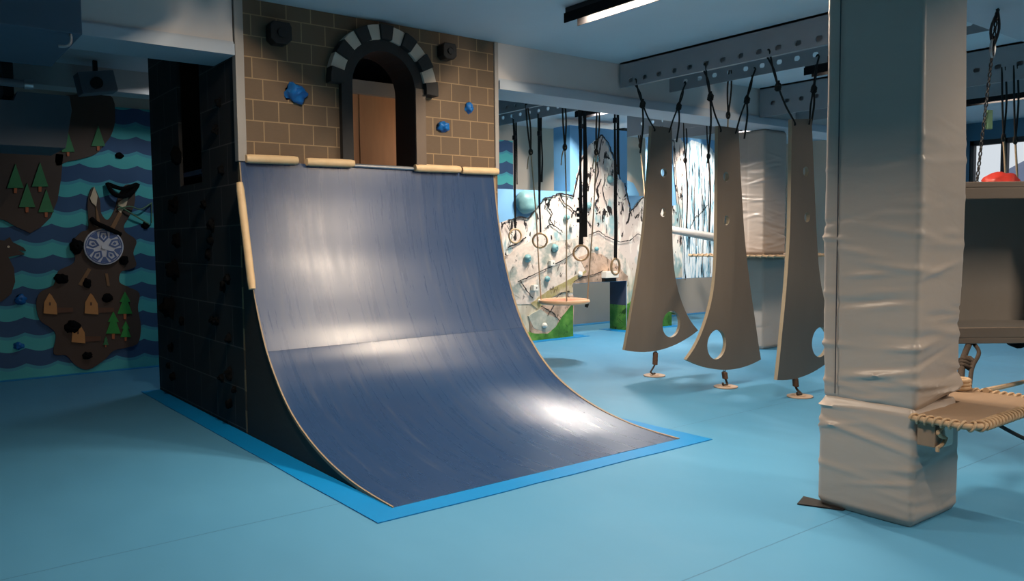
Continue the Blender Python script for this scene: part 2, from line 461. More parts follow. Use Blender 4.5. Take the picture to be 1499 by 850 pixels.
rail(6.85, 6.45, 9.9, 3.03, 3.125, 'perforated rail holding the black straps of the gym rings', 6.66)
rail(8.49, 2.40, 5.96, 2.90, 3.05, 'perforated steel rail above the rear padded pillar, near side', 2.55, backed=True)
rail(9.25, 2.40, 5.96, 2.90, 3.07, 'perforated steel rail above the rear padded pillar, far side', 2.55)
rail(8.49, 6.45, 8.17, 2.90, 3.05, 'short perforated rail in front of the painted mountain peak', 6.55)
rail(9.25, 6.45, 8.17, 2.90, 3.07, 'short perforated rail in front of the painted waterfall', 6.55)
bh = MB()
for y in (2.45, 5.9): bh.box((8.53, y-.05, 2.93), (9.24, y+.05, ZC))

# ------------------------------------------------------------------ floor border round the ramp
tp = MB()
outer = [(1.955, 3.645), (4.662, 3.645), (4.662, 5.99), (4.535, 5.99), (4.475, 3.80), (2.128, 3.80), (2.128, 8.42), (1.955, 8.42)]
ow = []
for i in range(len(outer)):
    a, b = outer[i], outer[(i+1) % len(outer)]
    for k in range(10):
        x, y = lerp(a[0], b[0], k/10), lerp(a[1], b[1], k/10)
        if i in (0, 7, 1) and k: 
            d = .012*noise.noise(Vector((x*4, y*4, 1))); x += d if i != 0 else 0; y += d if i == 0 else 0
        ow.append((x, y))
tp.plate([ow], XY, .001, .006)
tag(tp.build('floor_border', 'tape'), 'bright blue vinyl border strip on the floor around the ramp', 'floor border')

# ------------------------------------------------------------------ castle tower
TX0, TX1, TY0, TY1 = 2.132, 4.527, 6.0, 8.42
tower = thing('castle_tower', (2.13, 6.0, 0), 'brown stone-painted castle tower with arched opening and charcoal side', 'climbing tower')
AX, AR, AO, AZ = 3.335, .29, .385, 2.712     # arch centre, inner and outer radius, springing height
def arch_path(r, z0, n=28): return [(AX+r*cos(pi*i/n), AZ+r*sin(pi*i/n)) for i in range(n+1)]
out = [(TX0, 0), (TX1, 0), (TX1, ZC-.002), (TX0, ZC-.002)]
hole = [(AX+AO-.03, 2.075)] + arch_path(AO-.03, 0) + [(AX-AO+.03, 2.075)]
MB().plate([out, hole], XZ, TY0, TY0+.03).build('facade_panel', 'brick', tower)
# charcoal side, with a tall recess at the top
out = [(TY0+.03, 0), (TY1, 0), (TY1, ZC-.002), (TY0+.03, ZC-.002)]
rec = [(6.88, 1.95), (7.50, 1.95), (7.50, 3.12), (6.88, 3.12)]
MB().plate([out, rec], YZ, TX0, TX0+.03).build('side_wall', 'brick_dark', tower)
MB().box((TX1-.03, TY0+.03, 0), (TX1, TY1, ZC-.002)).box((TX0+.03, TY1-.03, 0), (TX1-.03, TY1, ZC-.002)).build('rear_wall', 'ply_dark', tower)
MB().box((TX0+.03, TY0+.03, 2.03), (TX1-.03, TY1-.03, 2.07)).build('deck', 'ramp', tower)
pw = MB().box((2.75, 6.72, 2.07), (TX1-.03, 6.75, 2.78)); pw.box((3.50, 6.712, 2.07), (3.52, 6.72, 2.78))
pw.build('inner_partition', 'orange_ply', tower)
MB().box((2.6, 6.66, 2.78), (TX1-.03, 6.78, 2.90)).build('inner_beam', 'trim_white', tower)
# corner trims
MB().box((TX0-.006, TY0-.022, 2.05), (TX0+.052, TY0, ZC-.004)).box((TX0-.012, TY0-.022, 2.05), (TX0, TY0+.05, ZC-.004)).build('corner_trim', 'trim_white', tower, bevel=.003)
MB().box((TX1-.034, TY0-.022, 2.05), (TX1+.006, TY0, ZC-.004)).build('corner_trim', 'trim_white', tower, bevel=.003)
# arch surround: ring and jambs, standing proud, and its deep reveal
ring = [(AX+AO, 2.07)] + arch_path(AO, 0) + [(AX-AO, 2.07), (AX-AR, 2.07)] + list(reversed(arch_path(AR, 0))) + [(AX+AR, 2.07)]
sur = MB().plate([ring], XZ, TY0-.05, TY0+.28)
sur_o = sur.build('arch_surround', 'arch', tower)
MB().box((AX+AR+.004, TY0-.058, 2.07), (AX+AO+.006, TY0-.05, AZ+.02)).build('jamb_face', 'arch_side', tower)
nb = 13
for i in range(nb):
    a0, a1 = pi*i/nb - .02, pi*(i+1)/nb - .02
    a0 -= .05*(1-2*i/nb); a1 -= .05*(1-2*(i+1)/nb)
    p = []
    for r, rng in ((.378, (0, 1, 2)), (.497, (2, 1, 0))):
        for k in rng:
            a = lerp(a0, a1, k/2); p.append((AX+r*cos(a), AZ+r*sin(a)))
    MB().plate([p], XZ, TY0-(.075 if i % 2 else .10), TY0-.001).build('arch_block', 'arch_light' if i % 2 else 'arch', tower, bevel=.004)
def tower_hold(px, py, size, mat, seed, **kw):
    c = at(px, py, 1, TY0-.002)
    return hold_mb(c, (0, -1, 0), size, seed, **kw).build('climbing_hold', mat, tower, smooth=True, angle=60)
tower_hold(430, 136, .082, 'hold_blue', 11, flat=1.0, lump=.6)['label'] = 'blue lumpy hold'
tower_hold(686, 158, .045, 'hold_blue', 14, flat=1.0)['label'] = 'small blue hold'
tower_hold(648, 186, .056, 'hold_blue', 17, flat=1.0, lump=.5)['label'] = 'blue pocket hold'
for px, py, w, h in ((404, 52, .082, .082), (649, 78, .068, .068)):
    c = at(px, py, 1, TY0)
    m = MB(); oct_ = [(-1,-.6),(-.55,-1),(.55,-1),(1,-.55),(1,.6),(.8,1),(-.75,1),(-1,.7)]
    P = [(c.x+u*w, c.z+v*h) for u, v in oct_]
    m.plate([P], XZ, TY0-.11, TY0-.001)
    m.plate([circ(c.x, c.z, w*.45, 14)], XZ, TY0-.125, TY0-.11)
    m.build('black_hold', 'black', tower, bevel=.008)
# dark holds on the charcoal side
sideholds = [(262,228,.10),(258,300,.09),(262,352,.08),(258,395,.12),(252,448,.13),(300,300,.05),(312,330,.06),(326,250,.05),(318,190,.05),(322,150,.05),(337,495,.05),(335,408,.05),(328,420,.045),(310,352,.05),(307,372,.05),(318,470,.05),(338,548,.06),(326,552,.05),(338,590,.05),(345,570,.04),(255,550,.05),(248,535,.04),(252,508,.05),(268,470,.05),(312,468,.045)]
for i, (px, py, s) in enumerate(sideholds):
    c = at(px, py, 0, TX0+.002)
    if c.y < 6.06 or c.y > 8.35: continue
    hold_mb(c, (-1, 0, 0), s*.8, 40+i, flat=.9, lump=.6).build('climbing_hold', 'hold_black', tower, smooth=True, angle=60)

# ------------------------------------------------------------------ quarter-pipe ramp
ramp = thing('quarter_pipe_ramp', (3.3, 4.8, 0), 'slate-blue curved quarter-pipe ramp against the castle tower, with log grips', 'ramp')
RX0, RX1 = 2.136, 4.47
prof_u = [(5.992, 2.055), (5.958, 1.78), (5.908, 1.52), (5.845, 1.27), (5.757, 1.03), (5.66, .83), (5.565, .675)]
prof_l = [(5.565, .675), (5.46, .555), (5.30, .405), (5.11, .277), (4.87, .172), (4.60, .092), (4.30, .038), (4.05, .016), (3.80, .007)]
PU = spline([(p[0], p[1], 0) for p in prof_u], 6); PL = spline([(p[0], p[1], 0) for p in prof_l], 6)
NX = 24
def sheet(P, lift, name):
    V, Fc = [], []
    n = len(P)
    for k, off in ((0, 0), (1, -.018)):
        for i, p in enumerate(P):
            a, b = P[max(i-1, 0)], P[min(i+1, n-1)]
            d = (b-a).normalized(); nr = Vector((-d.y, d.x))
            if nr.y < 0: nr = -nr
            for j in range(NX+1):
                x = lerp(RX0, RX1, j/NX)
                wv = .003*noise.noise(Vector((x*1.4, p.x*1.6, p.y*1.2)))
                q = (p.x+nr.x*(off+lift+wv*(k == 0)), p.y+nr.y*(off+lift+wv*(k == 0)))
                V.append((x, q[0], max(q[1], .0015+.001*(1-k))))
    S = n*(NX+1)
    for k in (0, 1):
        for i in range(n-1):
            for j in range(NX):
                a = k*S+i*(NX+1)+j; Fc.append((a, a+1, a+NX+2, a+NX+1))
    for i in range(n-1):
        for j in (0, NX):
            a = i*(NX+1)+j; Fc.append((a, a+NX+1, a+NX+1+S, a+S))
    for i in (0, n-1):
        for j in range(NX):
            a = i*(NX+1)+j; Fc.append((a, a+1, a+1+S, a+S))
    return MB().add(V, Fc).build(name, 'ramp', ramp, smooth=True, angle=40)
sheet(PU, .0015, 'upper_sheet'); sheet(PL, 0, 'lower_sheet')
allp = [(p.x, p.y) for p in PU] + [(p.x, p.y) for p in PL[1:]]
side = [(y, max(z-.02, .0)) for y, z in allp if z > .03] + [(4.25, 0), (5.99, 0)]
for x0, x1 in ((RX0-.004, RX0+.02), (RX1-.02, RX1+.004)):
    MB().plate([side], YZ, x0, x1).build('side_panel', 'ply_dark', ramp)
for x0, x1 in ((RX0-.008, RX0+.002), (RX1-.004, RX1+.016)):
    e = [(y, z+.005) for y, z in allp] + [(y, max(z-.016, 0)) for y, z in reversed(allp)]
    MB().plate([e], YZ, x0, x1).build('edge_trim', 'ply_edge', ramp)
MB().tube([(AX-AR+.01, 5.978, 2.062), (AX+AR-.01, 5.978, 2.062)], .016, 10).build('coping_pipe', 'steel', ramp, smooth=True)
def log(a, b, r, label=None, par=ramp):
    a, b = Vector(a), Vector(b); n = 14; pts, rs = [], []
    for i in range(n+1):
        t = i/n; p = a.lerp(b, t); pts.append(p)
        k = r*(1+.06*noise.noise(p*6)); rs.append(k*(.86 if i in (0, n) else 1))
    pts = [a.lerp(b, -.004)] + pts[1:-1] + [b.lerp(a, -.004)]
    o = MB().tube(pts, rs, 14).build('log_grip', 'timber', par, smooth=True, angle=50)
    if label: o['label'] = label
for x0, x1 in ((2.172, 2.568), (2.646, 3.045), (3.622, 4.080), (4.102, 4.498)):
    log((x0, 5.962, 2.068), (x1, 5.962, 2.074), .033)
log((RX0-.022, 5.955, 1.885), (RX0-.022, 5.765, 1.115), .029, 'long upright log grip on the ramp edge')

# ------------------------------------------------------------------ hanging fins
def rope_pts(ps, jit=.003):
    return spline(ps, 5)
def fin(name_label, anchor_label, cx, Y, ztop, mirror, roll, tie, rails, tails, akind):
    t = thing('hanging_fin', (cx, Y, ztop), name_label, 'hanging fin', 'grey fins hung from the perforated rails')
    hs = [(.157, 0), (.160, -.4), (.163, -.9), (.172, -1.25), (.195, -1.47), (.235, -1.64), (.30, -1.80), (.385, -1.95), (.48, -2.07), (.597, -2.172)]
    ps = [(-.555, -2.285), (-.50, -2.08), (-.443, -1.85), (-.375, -1.58), (-.315, -1.30), (-.262, -1.0), (-.215, -.6), (-.18, -.25), (-.157, 0)]
    hs = [(p.x, p.y) for p in spline([(a, b, 0) for a, b in hs], 4)]
    ps = [(p.x, p.y) for p in spline([(a, b, 0) for a, b in ps], 4)]
    arc = []
    for i in range(1, 16):
        k = i/16; u = lerp(.597, -.555, k); v = lerp(-2.172, -2.285, k) - .10*4*k*(1-k)
        arc.append((u, v))
    outl = hs + arc + ps
    holes = [circ(.03, -.47, .046, 20), circ(.02, -.885, .046, 20), circ(.155, -2.07, .142, 32)]
    small = [circ(-.115, -.045, .014, 10), circ(.115, -.045, .014, 10)]
    c, s_ = cos(roll), sin(roll); sg = -1 if mirror else 1
    def fn(u, v, th):
        u *= sg; return (cx + u*c - v*s_, Y + th, ztop + u*s_ + v*c)
    MB().plate([outl]+holes+small, fn, -.018, .018, 0, 1).build('board', ['fin', 'fin_edge'], t)
    # slings: loop over the rail, knot, one leg to the board and a loose tail
    for k, (rx, rz) in enumerate(rails):
        u = -.115 if (k == 0) != mirror else .115
        hp = Vector(fn(u, -.045, 0)); top = Vector((rx+.006, Y, rz)); kn = top.lerp(hp, .50) + Vector((.0, 0, .02))
        kn.x = lerp(top.x, hp.x, .38)
        m = MB()
        m.tube(rope_pts([top+Vector((-.008, -.02, 0)), top.lerp(kn, .5)+Vector((-.022, -.012, 0)), kn]), .0085, 7)
        m.tube(rope_pts([top+Vector((.010, .03, -.02)), top.lerp(kn, .5)+Vector((.03, .012, 0)), kn]), .0085, 7)
        m.tube(rope_pts([top+Vector((-.008, -.02, 0)), top+Vector((.0, .0, .016)), top+Vector((.010, .03, -.02))]), .0085, 7)
        for q in range(3):
            m.tube([kn+Vector((.020*cos(a)+.004*q, .012*sin(2*a), .022*sin(a)+.016*(q-1))) for a in [2*pi*i/10 for i in range(10)]], .012, 7, closed=True)
        m.tube(rope_pts([kn, kn.lerp(hp, .5), hp+Vector((0, -.02, .01)), hp+Vector((0, 0, -.0)), hp+Vector((0, .025, .01))]), .0085, 7)
        tl = tails[k]
        m.tube(rope_pts([kn, kn+Vector((.012, 0, -tl*.4)), kn+Vector((-.004, .01, -tl*.8)), kn+Vector((-.02, .01, -tl))]), .0095, 7)
        m.build('rope_sling', 'black_rope', t, smooth=True, angle=60)
    # tether below
    A = Vector(tie); btm = Vector(fn(*( (.02, -2.325)), 0))
    btm.x = lerp(btm.x, A.x, .9); btm.z = Vector(fn((btm.x-cx)*sg, -2.33, 0)).z - .012
    m = MB()
    m.tube([btm+Vector((.016*cos(a), 0, .022+.03*sin(a))) for a in [2*pi*i/14 for i in range(14)]], .005, 6, closed=True)
    m.build('shackle', 'steel', t, smooth=True, angle=60)
    m = MB(); c0 = btm+Vector((0, 0, -.015)); zb = .012
    if akind == 0:
        c1 = c0+Vector((-.01, 0, -.125))
        m.tube(rope_pts([c1, c1+Vector((-.03, 0, -.035)), c1+Vector((-.065, 0, -.07)), Vector((c1.x-.06, Y, zb+.03)), Vector((A.x-.02, A.y, zb+.012)), Vector((A.x+.01, A.y, zb+.014))]), .009, 7)
    else:
        c1 = c0+Vector((.012, 0, -(c0.z-.085)))
        m.tube(rope_pts([c1, Vector((c1.x+.02, Y, .05)), Vector((A.x+.02, A.y, zb+.012)), Vector((A.x-.035, A.y, zb+.012)), Vector((A.x-.045, A.y, .05))]), .011, 7)
    to = m.build('tether_rope', 'brown_rope', t, smooth=True, angle=60)
    hx = []
    L = (c0-c1).length; nt = 9
    for i in range(nt*10+1):
        f_ = i/(nt*10); a = f_*nt*2*pi; p = c0.lerp(c1, f_)
        hx.append(p+Vector((.021*cos(a), .021*sin(a), 0)))
    MB().tube(hx, .009, 6).tube([c0, c1], .014, 8).build('wound_coil', 'rust', to, smooth=True, angle=60)
    d = MB()
    d.plate([circ(A.x, A.y, .115, 28)], XY, .001, .012)
    d.plate([circ(A.x, A.y, .05, 20)], XY, .012, .018)
    tag(d.build('floor_anchor', 'anchor', smooth=False, bevel=.003, loc=(A.x, A.y, 0)), anchor_label, 'floor anchor', 'anchor discs below the fins')
    return t
RL = [(6.09, 3.04), (6.85, 3.095)]
fin('tall grey flared fin hanging nearest the painted mountain, flaring towards the next fin', 'beige anchor disc on the floor below the fin nearest the mountain', 6.475, 5.75, 2.605, False, 0, (6.39, 5.757, 0), RL, (.50, .38), 0)
fin('middle grey flared fin, its large hole towards the mountain side', 'beige anchor disc on the floor below the middle fin', 6.43, 4.88, 2.50, True, 0, (6.42, 4.865, 0), RL, (.62, .38), 1)
fin('grey flared fin partly behind the front padded pillar', 'beige anchor disc on the floor next to the front padded pillar', 6.588, 4.2, 2.506, False, radians(5.5), (6.53, 4.13, 0), RL, (.02, .34), 1)

# ------------------------------------------------------------------ gym rings on straps
def gym_ring(x, y, z, lab, tilt, w, tails=0, both=False):
    t = thing('gym_ring', (x, y, 3.1), lab, 'gym ring', 'gym rings hung on black straps')
    R = .094
    rc = Vector((x, y, z)); ax = Vector((cos(tilt), sin(tilt), 0))
    MB().tube([rc+ax*R*cos(a)+Vector((0, 0, R*sin(a))) for a in [2*pi*i/32 for i in range(32)]], .0135, 10, closed=True).build('ring', 'ring', t, smooth=True, angle=60)
    m = MB(); d = RT0
    def strap(off, wd, z0, z1, seed):
        n = 26; L, Rr = [], []
        for i in range(n+1):
            f_ = i/n; zz = lerp(z0, z1, f_)
            wob = .012*noise.noise(Vector((seed, zz*2.2, 0)))
            p = Vector((x, y, zz)) + d*(off+wob)
            tw = .5+.5*abs(cos(zz*1.3+seed))
            L.append(p-d*wd*tw); Rr.append(p+d*wd*tw)
        for i in range(n):
            q = [L[i], Rr[i], Rr[i+1], L[i+1]]; th = FW*.004
            m.add([a-th for a in q]+[a+th for a in q], [(0,1,2,3),(7,6,5,4),(0,4,5,1),(1,5,6,2),(2,6,7,3),(3,7,4,0)])
    strap(0, w, z+R-.01, 3.10, x+y)
    if both:
        strap(.055, w, z+R+.10, 3.10, x+y+2)
    else:
        strap(.03, w*.8, 3.10-.9, 3.08, x+y+5)
    for i in range(tails):
        zz = z+R+.28+.07*i
        m.box((x-.05, y-.02, zz), (x-.01, y+.02, zz+.045))
    so = m.build('strap', 'webbing', t)
    MB().box((x-.02, y-.03, 2.80), (x+.02, y+.02, 2.86)).build('buckle', 'dark_metal', so, bevel=.005)
    m = MB().tube([Vector((x+.03*cos(a), y, 3.115+.03*sin(a))) for a in [2*pi*i/14 for i in range(14)]], .006, 6, closed=True)
    m.build('carabiner', 'steel', so, smooth=True)
view = ANG - pi/2
gym_ring(6.856, 8.70, 1.50, 'wooden gym ring half hidden at the ramp edge, farthest from the fins', view+.5, .017)
gym_ring(6.856, 8.174, 1.435, 'wooden gym ring on a single strap above the disc swing edge', view, .021, 0)
gym_ring(6.856, 7.385, 1.279, 'wooden gym ring on a broad doubled black strap', view+.1, .028, 3, True)
gym_ring(6.856, 6.79, 1.121, 'wooden gym ring hanging lowest, turned side-on, nearest the fins', view+.9, .020)

# ------------------------------------------------------------------ disc swing
dc = Vector((6.5, 7.3, .70)); R = .285
t = thing('disc_swing', tuple(dc), 'round orange wooden disc swing hung on three tan ropes', 'swing')
MB().plate([circ(dc.x, dc.y, R, 40)], XY, dc.z-.012, dc.z+.022).build('seat_disc', 'disc', t)
MB().tube([(dc.x+R*cos(a), dc.y+R*sin(a), dc.z) for a in [2*pi*i/40 for i in range(40)]], .026, 8, closed=True).build('rim', 'disc_rim', t, smooth=True)
tops = [at(772, 158, 0, 6.096), at(826, 147, 0, 6.096), at(877, 150, 0, 6.856)]
bot = [dc - RT0*R*.98, dc - Vector((FW.x, FW.y, 0)).normalized()*R*.98 + RT0*.01, dc + RT0*R*.98]
for a, b in zip(tops, bot):
    a = Vector(a); a.z = 3.05; k = a.lerp(b, .24)
    MB().tube(spline([a, a.lerp(k, .5)+RT0*.018, k], 5), .010, 7).tube(spline([a+Vector((0, .03, 0)), a.lerp(k, .5)-RT0*.018, k], 5), .010, 7).tube([k+Vector((.02*cos(q), 0, .03*sin(q))) for q in [2*pi*i/10 for i in range(10)]], .014, 6, closed=True).build('sling', 'brown_rope', t, smooth=True)
    MB().tube(spline([k, k.lerp(b, .4)+RT0*.01, k.lerp(b, .8), b+Vector((0, 0, -.03))], 6), .008, 7).tube(spline([k, k-RT0*.03+Vector((0, 0, -.08)), k-RT0*.045+Vector((0, 0, -.2))], 5), .007, 6).build('rope', 'tan_rope', t, smooth=True)
MB().tube([bot[2]+Vector((0, 0, -.02)), bot[2]+Vector((-.02, 0, -.07))], .022, 8).build('knot', 'brown_rope', t, smooth=True)

# ------------------------------------------------------------------ mountain climbing wall
MY, MYB = 8.92, 9.285
mt = thing('mountain_climbing_wall', (8.07, MY, 0), 'bouldering wall painted with a snowy mountain peak, waterfall and green foothills', 'climbing wall')
board = [(6.0, 0), (8.10, 0), (8.10, .785), (9.25, .785), (9.25, 0), (10.30, 0), (10.30, .77), (11.47, .77), (11.47, 3.12), (10.08, 3.12), (10.08, 2.12), (9.27, 2.12), (9.27, 3.12), (8.07, 3.12), (8.07, 2.15), (6.0, 2.15)]
MB().plate([board], XZ, MY, MYB).build('board', 'sky_paint', mt)
layer = [0]
def paint(pix, mat, name, clipx=None, lab=None):
    layer[0] += 1
    P = []
    for px, py in pix:
        q = at(px, py, 1, MY); P.append((q.x, max(q.z, .004)))
    y = MY - .0025*layer[0]
    return MB().plate([P], XZ, y, MY-.0002).build(name, mat, mt)
def rough(pix, amp=2.2, n=6, seed=0):
    out = []
    for i in range(len(pix)-1):
        a, b = pix[i], pix[i+1]
        for k in range(n):
            t_ = k/n; w_ = amp if k else 0
            out.append((lerp(a[0], b[0], t_)+w_*noise.noise(Vector((i*3.3+k*1.7, seed, 0))), lerp(a[1], b[1], t_)+w_*noise.noise(Vector((i*2.1+k*1.3, seed+9, 0)))))
    out.append(pix[-1]); return out
# rock: from the sea of low hills up to the peak and down the other side (kept clear of the tunnels)
ridge = [(700, 338), (742, 322), (758, 318), (772, 319), (786, 302), (795, 291), (806, 288), (817, 283), (829, 285), (838, 288), (843, 262), (849, 236), (857, 219), (868, 208), (880, 198), (889, 210), (896, 228), (902, 244), (906, 262), (913, 268), (917, 290), (922, 309), (930, 300), (938, 290), (947, 285)]
rr = rough(ridge, 3, 5, 1)
low1 = [at(1, 1, 1, MY)]
def topix(x, z):
    d = Vector((x, MY, z)) - EYE; w_ = d.dot(FW)
    return (W/2+F*d.dot(RT)/w_, H/2-F*d.dot(UP)/w_)
bl, br_ = topix(6.02, .0), topix(8.095, .0)
p_t0, p_t1, p_b = topix(8.095, .79), topix(9.255, .79), topix(9.255, .0)
p_e0, p_e1, p_w = topix(10.295, 0), topix(10.295, 2.10), topix(9.30, 2.10)
paint([bl]+rr+[(960, 288), (975, 300), p_e1, p_e0, p_b, p_t1, p_t0, br_], 'rock', 'painted_mountain')
# rock column and the waterfall beside it
paint(rough([topix(10.10, .79), topix(10.10, 1.95), (990, 300), (986, 240), (984, 205), (993, 198), (1001, 210), (1003, 300), (1000, 360), topix(10.62, .79)], 1.5, 4, 3), 'rock', 'painted_rock_column')
fl = [topix(10.58, .775)]+rough([topix(10.58, 2.2), (1000, 230), (1003, 212), (1012, 205), (1024, 209), (1040, 216), topix(11.45, 2.85)], 1.5, 4, 4)+[topix(11.45, .775)]
paint(fl, 'fall', 'painted_waterfall')
# foothills
paint([topix(6.02, 1.05), (745, 372), (760, 360), (778, 352), (795, 360), (815, 352), (838, 350), (858, 342), (885, 352), (903, 362), (915, 378), p_t1, p_t0, (838, 440), (815, 418), (800, 432), (785, 445), topix(6.02, .6)], 'foothill', 'painted_foothill')
paint(rough([(742, 424), (762, 417), (790, 406), (815, 393), (838, 384), (850, 372), (866, 374), (886, 384), (903, 392), (898, 408), p_t0, (838, 428), (818, 424), (800, 434), (780, 432), (760, 436)], 2, 4, 5), 'foothill', 'painted_slope')
paint(rough([(776, 444), (800, 426), (830, 410), (848, 400), (866, 390), (882, 394), (868, 404), (850, 413), p_t0, (838, 428), (818, 428), (800, 440), (786, 452)], 1.5, 4, 15), 'olive', 'painted_slope')
paint(rough([(846, 376), (862, 370), (880, 372), (902, 388), (918, 404), p_t1, p_t0, (858, 398)], 2, 3, 6), 'rosy', 'painted_ridge')
paint(rough([(775, 470), (800, 440), (838, 432), br_, (790, 500), (775, 500)], 2, 3, 7), 'rosy', 'painted_bank')
paint([(772, 462), (790, 452), (800, 460), (816, 466), (812, 480), (798, 486), (780, 480)], 'stone', 'painted_boulder')
paint(rough([topix(6.02, .0), topix(6.02, .2), (770, 486), (786, 488), (800, 488), (812, 478), (822, 462), (832, 450), topix(8.095, .50), br_], 1.5, 3, 8), 'grass', 'painted_grass')
paint(rough([topix(9.262, .0), topix(9.262, .42), (930, 436), (946, 440), (970, 452), (990, 460), topix(10.29, .2), topix(10.29, .0)], 1, 3, 9), 'grass', 'painted_grass')
# tunnel side: grass below, its shadow painted in as dark blue above
MB().box((9.245, MY+.004, 0), (9.2499, MYB-.002, .40)).build('painted_grass', 'grass', mt)
MB().box((9.246, MY+.004, .40), (9.2499, MYB-.002, .784)).build('painted_cheek_shade', 'cheek_shade', mt)
# brush lines
ink = MB()
def stroke(pix, w_=.018, n=6, seed=0):
    P = rough(pix, 2.4, n, seed); y = MY-.0025*layer[0]-.004
    for i in range(len(P)-1):
        a, b = at(*P[i], 1, MY), at(*P[i+1], 1, MY)
        d = Vector((b.x-a.x, b.z-a.z)); 
        if d.length < 1e-5: continue
        nrm = Vector((-d.y, d.x)).normalized()*w_*(.5+.9*abs(noise.noise(Vector((i*.9, seed, 3)))))
        q = [(a.x-nrm.x, a.z-nrm.y), (b.x-nrm.x, b.z-nrm.y), (b.x+nrm.x, b.z+nrm.y), (a.x+nrm.x, a.z+nrm.y)]
        ink.plate([q], XZ, y, y+.003)
strokes = [ridge[1:10], [(838,288),(843,262),(849,236),(857,219)], [(868,208),(880,198),(889,210),(896,228),(902,244),(906,262)], [(913,268),(917,290),(922,309)], [(922,309),(930,300),(938,290),(947,285)],
 [(880,200),(876,220),(872,238),(874,252),(868,270)], [(878,262),(872,276),(875,288),(869,298),(873,306)], [(742,362),(755,356),(768,347)], [(805,290),(800,302),(806,312),(803,322),(809,331)], [(818,286),(824,298),(834,304),(840,310)],
 [(756,412),(775,404),(800,392),(826,378),(842,366),(852,354)], [(795,334),(804,328),(815,334),(822,340)], [(860,344),(874,338),(886,346),(905,354)], [(905,354),(920,352),(932,342),(945,350)], [(838,412),(850,405),(868,402),(880,396)], [(760,410),(768,424),(778,436)], [(800,462),(808,448),(812,436),(820,428),(832,426)],
 [(790,448),(806,456),(818,470)], [(986,205),(986,240),(992,300),(1000,360),(1001,410)], [(1016,240),(1014,300),(1018,360)], [(1024,252),(1028,320),(1026,400)], [(1010,330),(1016,318),(1026,310),(1034,300)], [(1036,230),(1036,330),(1038,400)], [(740,330),(748,344),(744,360)], [(884,262),(880,278),(886,300)], [(849,262),(853,280),(848,300),(856,320)]]
for i, s_ in enumerate(strokes): stroke(s_, .016 if i < 10 else .010, 6, i)
ink.build('brush_lines', 'ink', mt)
# bolted volumes and holds
def mhold(px, py, size, mat, seed, kind='blob', name='climbing_hold', flat=.9):
    c = at(px, py, 1, MY-.0025*layer[0]-.004)
    if kind == 'cube':
        w_ = size; P = [(c.x-w_, c.z-w_*.9), (c.x+w_*1.05, c.z-w_), (c.x+w_, c.z+w_*.9), (c.x-w_*.95, c.z+w_)]
        m = MB().plate([P], XZ, c.y-size*1.3, c.y+.01)
        hc = m.build(name, mat, mt, bevel=.012)
        MB().plate([circ(c.x+.01, c.z, size*.22, 12)], XZ, c.y-size*1.3-.003, c.y-size*1.3+.004).build('bolt_hole', 'black', hc)
    else:
        hold_mb(c, (0, -1, 0), size, seed, flat, .15).build(name, mat, mt, smooth=True, angle=60)
mhold(770, 296, .20, 'hold_teal', 3, name='dome_volume', flat=.55)
for i, (px, py, s_, mt_) in enumerate([(772,378,.062,'hold_teal'),(812,363,.060,'hold_teal'),(801,408,.045,'hold_teal'),(849,401,.044,'hold_pale'),(797,476,.045,'hold_pale'),(873,364,.042,'hold_teal'),(829,318,.06,'hold_teal'),(862,300,.05,'hold_teal'),(893,262,.06,'hold_teal'),(872,232,.05,'hold_teal'),(790,440,.03,'hold_pale')]):
    mhold(px, py, s_, mt_, 60+i)
for px, py, s_ in ((806, 385, .042), (781, 421, .045), (836, 330, .03), (1066, 322, .05)): mhold(px, py, s_, 'hold_pale', 5, 'cube')
c = at(888, 402, 1, MY)
m = MB().box((c.x-.135, MY-.13, c.z-.045), (c.x+.135, MY-.02, c.z+.055)); bvo = m.build('block_volume', 'hold_pale', mt, bevel=.008)
MB().box((c.x-.12, MY-.09, c.z-.10), (c.x+.12, MY-.02, c.z-.046)).build('volume_base', 'black', bvo)
# blue vinyl strips at the feet of the wall
bs = MB().box((6.0, MY-.16, .001), (8.30, MY-.001, .005)); bs.box((8.101, MY, .001), (8.32, MYB, .005)); bs.box((9.05, MY-.14, .001), (10.4, MY-.001, .005)); bs.box((9.05, MY, .001), (9.248, MYB+.05, .005))
bs.box((8.0, 9.95, .001), (13.2, 10.119, .005))
tag(bs.build('floor_border', 'tape'), 'blue vinyl border strip along the foot of the painted mountain wall', 'floor border')
# small blue panel on the white wall beyond the peak
m = MB().plate([[(at(918,292,1,10.11).x-.1, at(918,292,1,10.11).z-.4), (at(936,292,1,10.11).x, at(936,292,1,10.11).z-.4), (at(934,283,1,10.11).x, at(934,283,1,10.11).z), (at(926,268,1,10.11).x, at(926,268,1,10.11).z), (at(918,262,1,10.11).x-.1, at(918,262,1,10.11).z)]], XZ, 10.09, 10.119)
tag(m.build('wall_panel', 'sky_paint'), 'small blue painted panel on the white wall just past the mountain peak', 'wall panel')

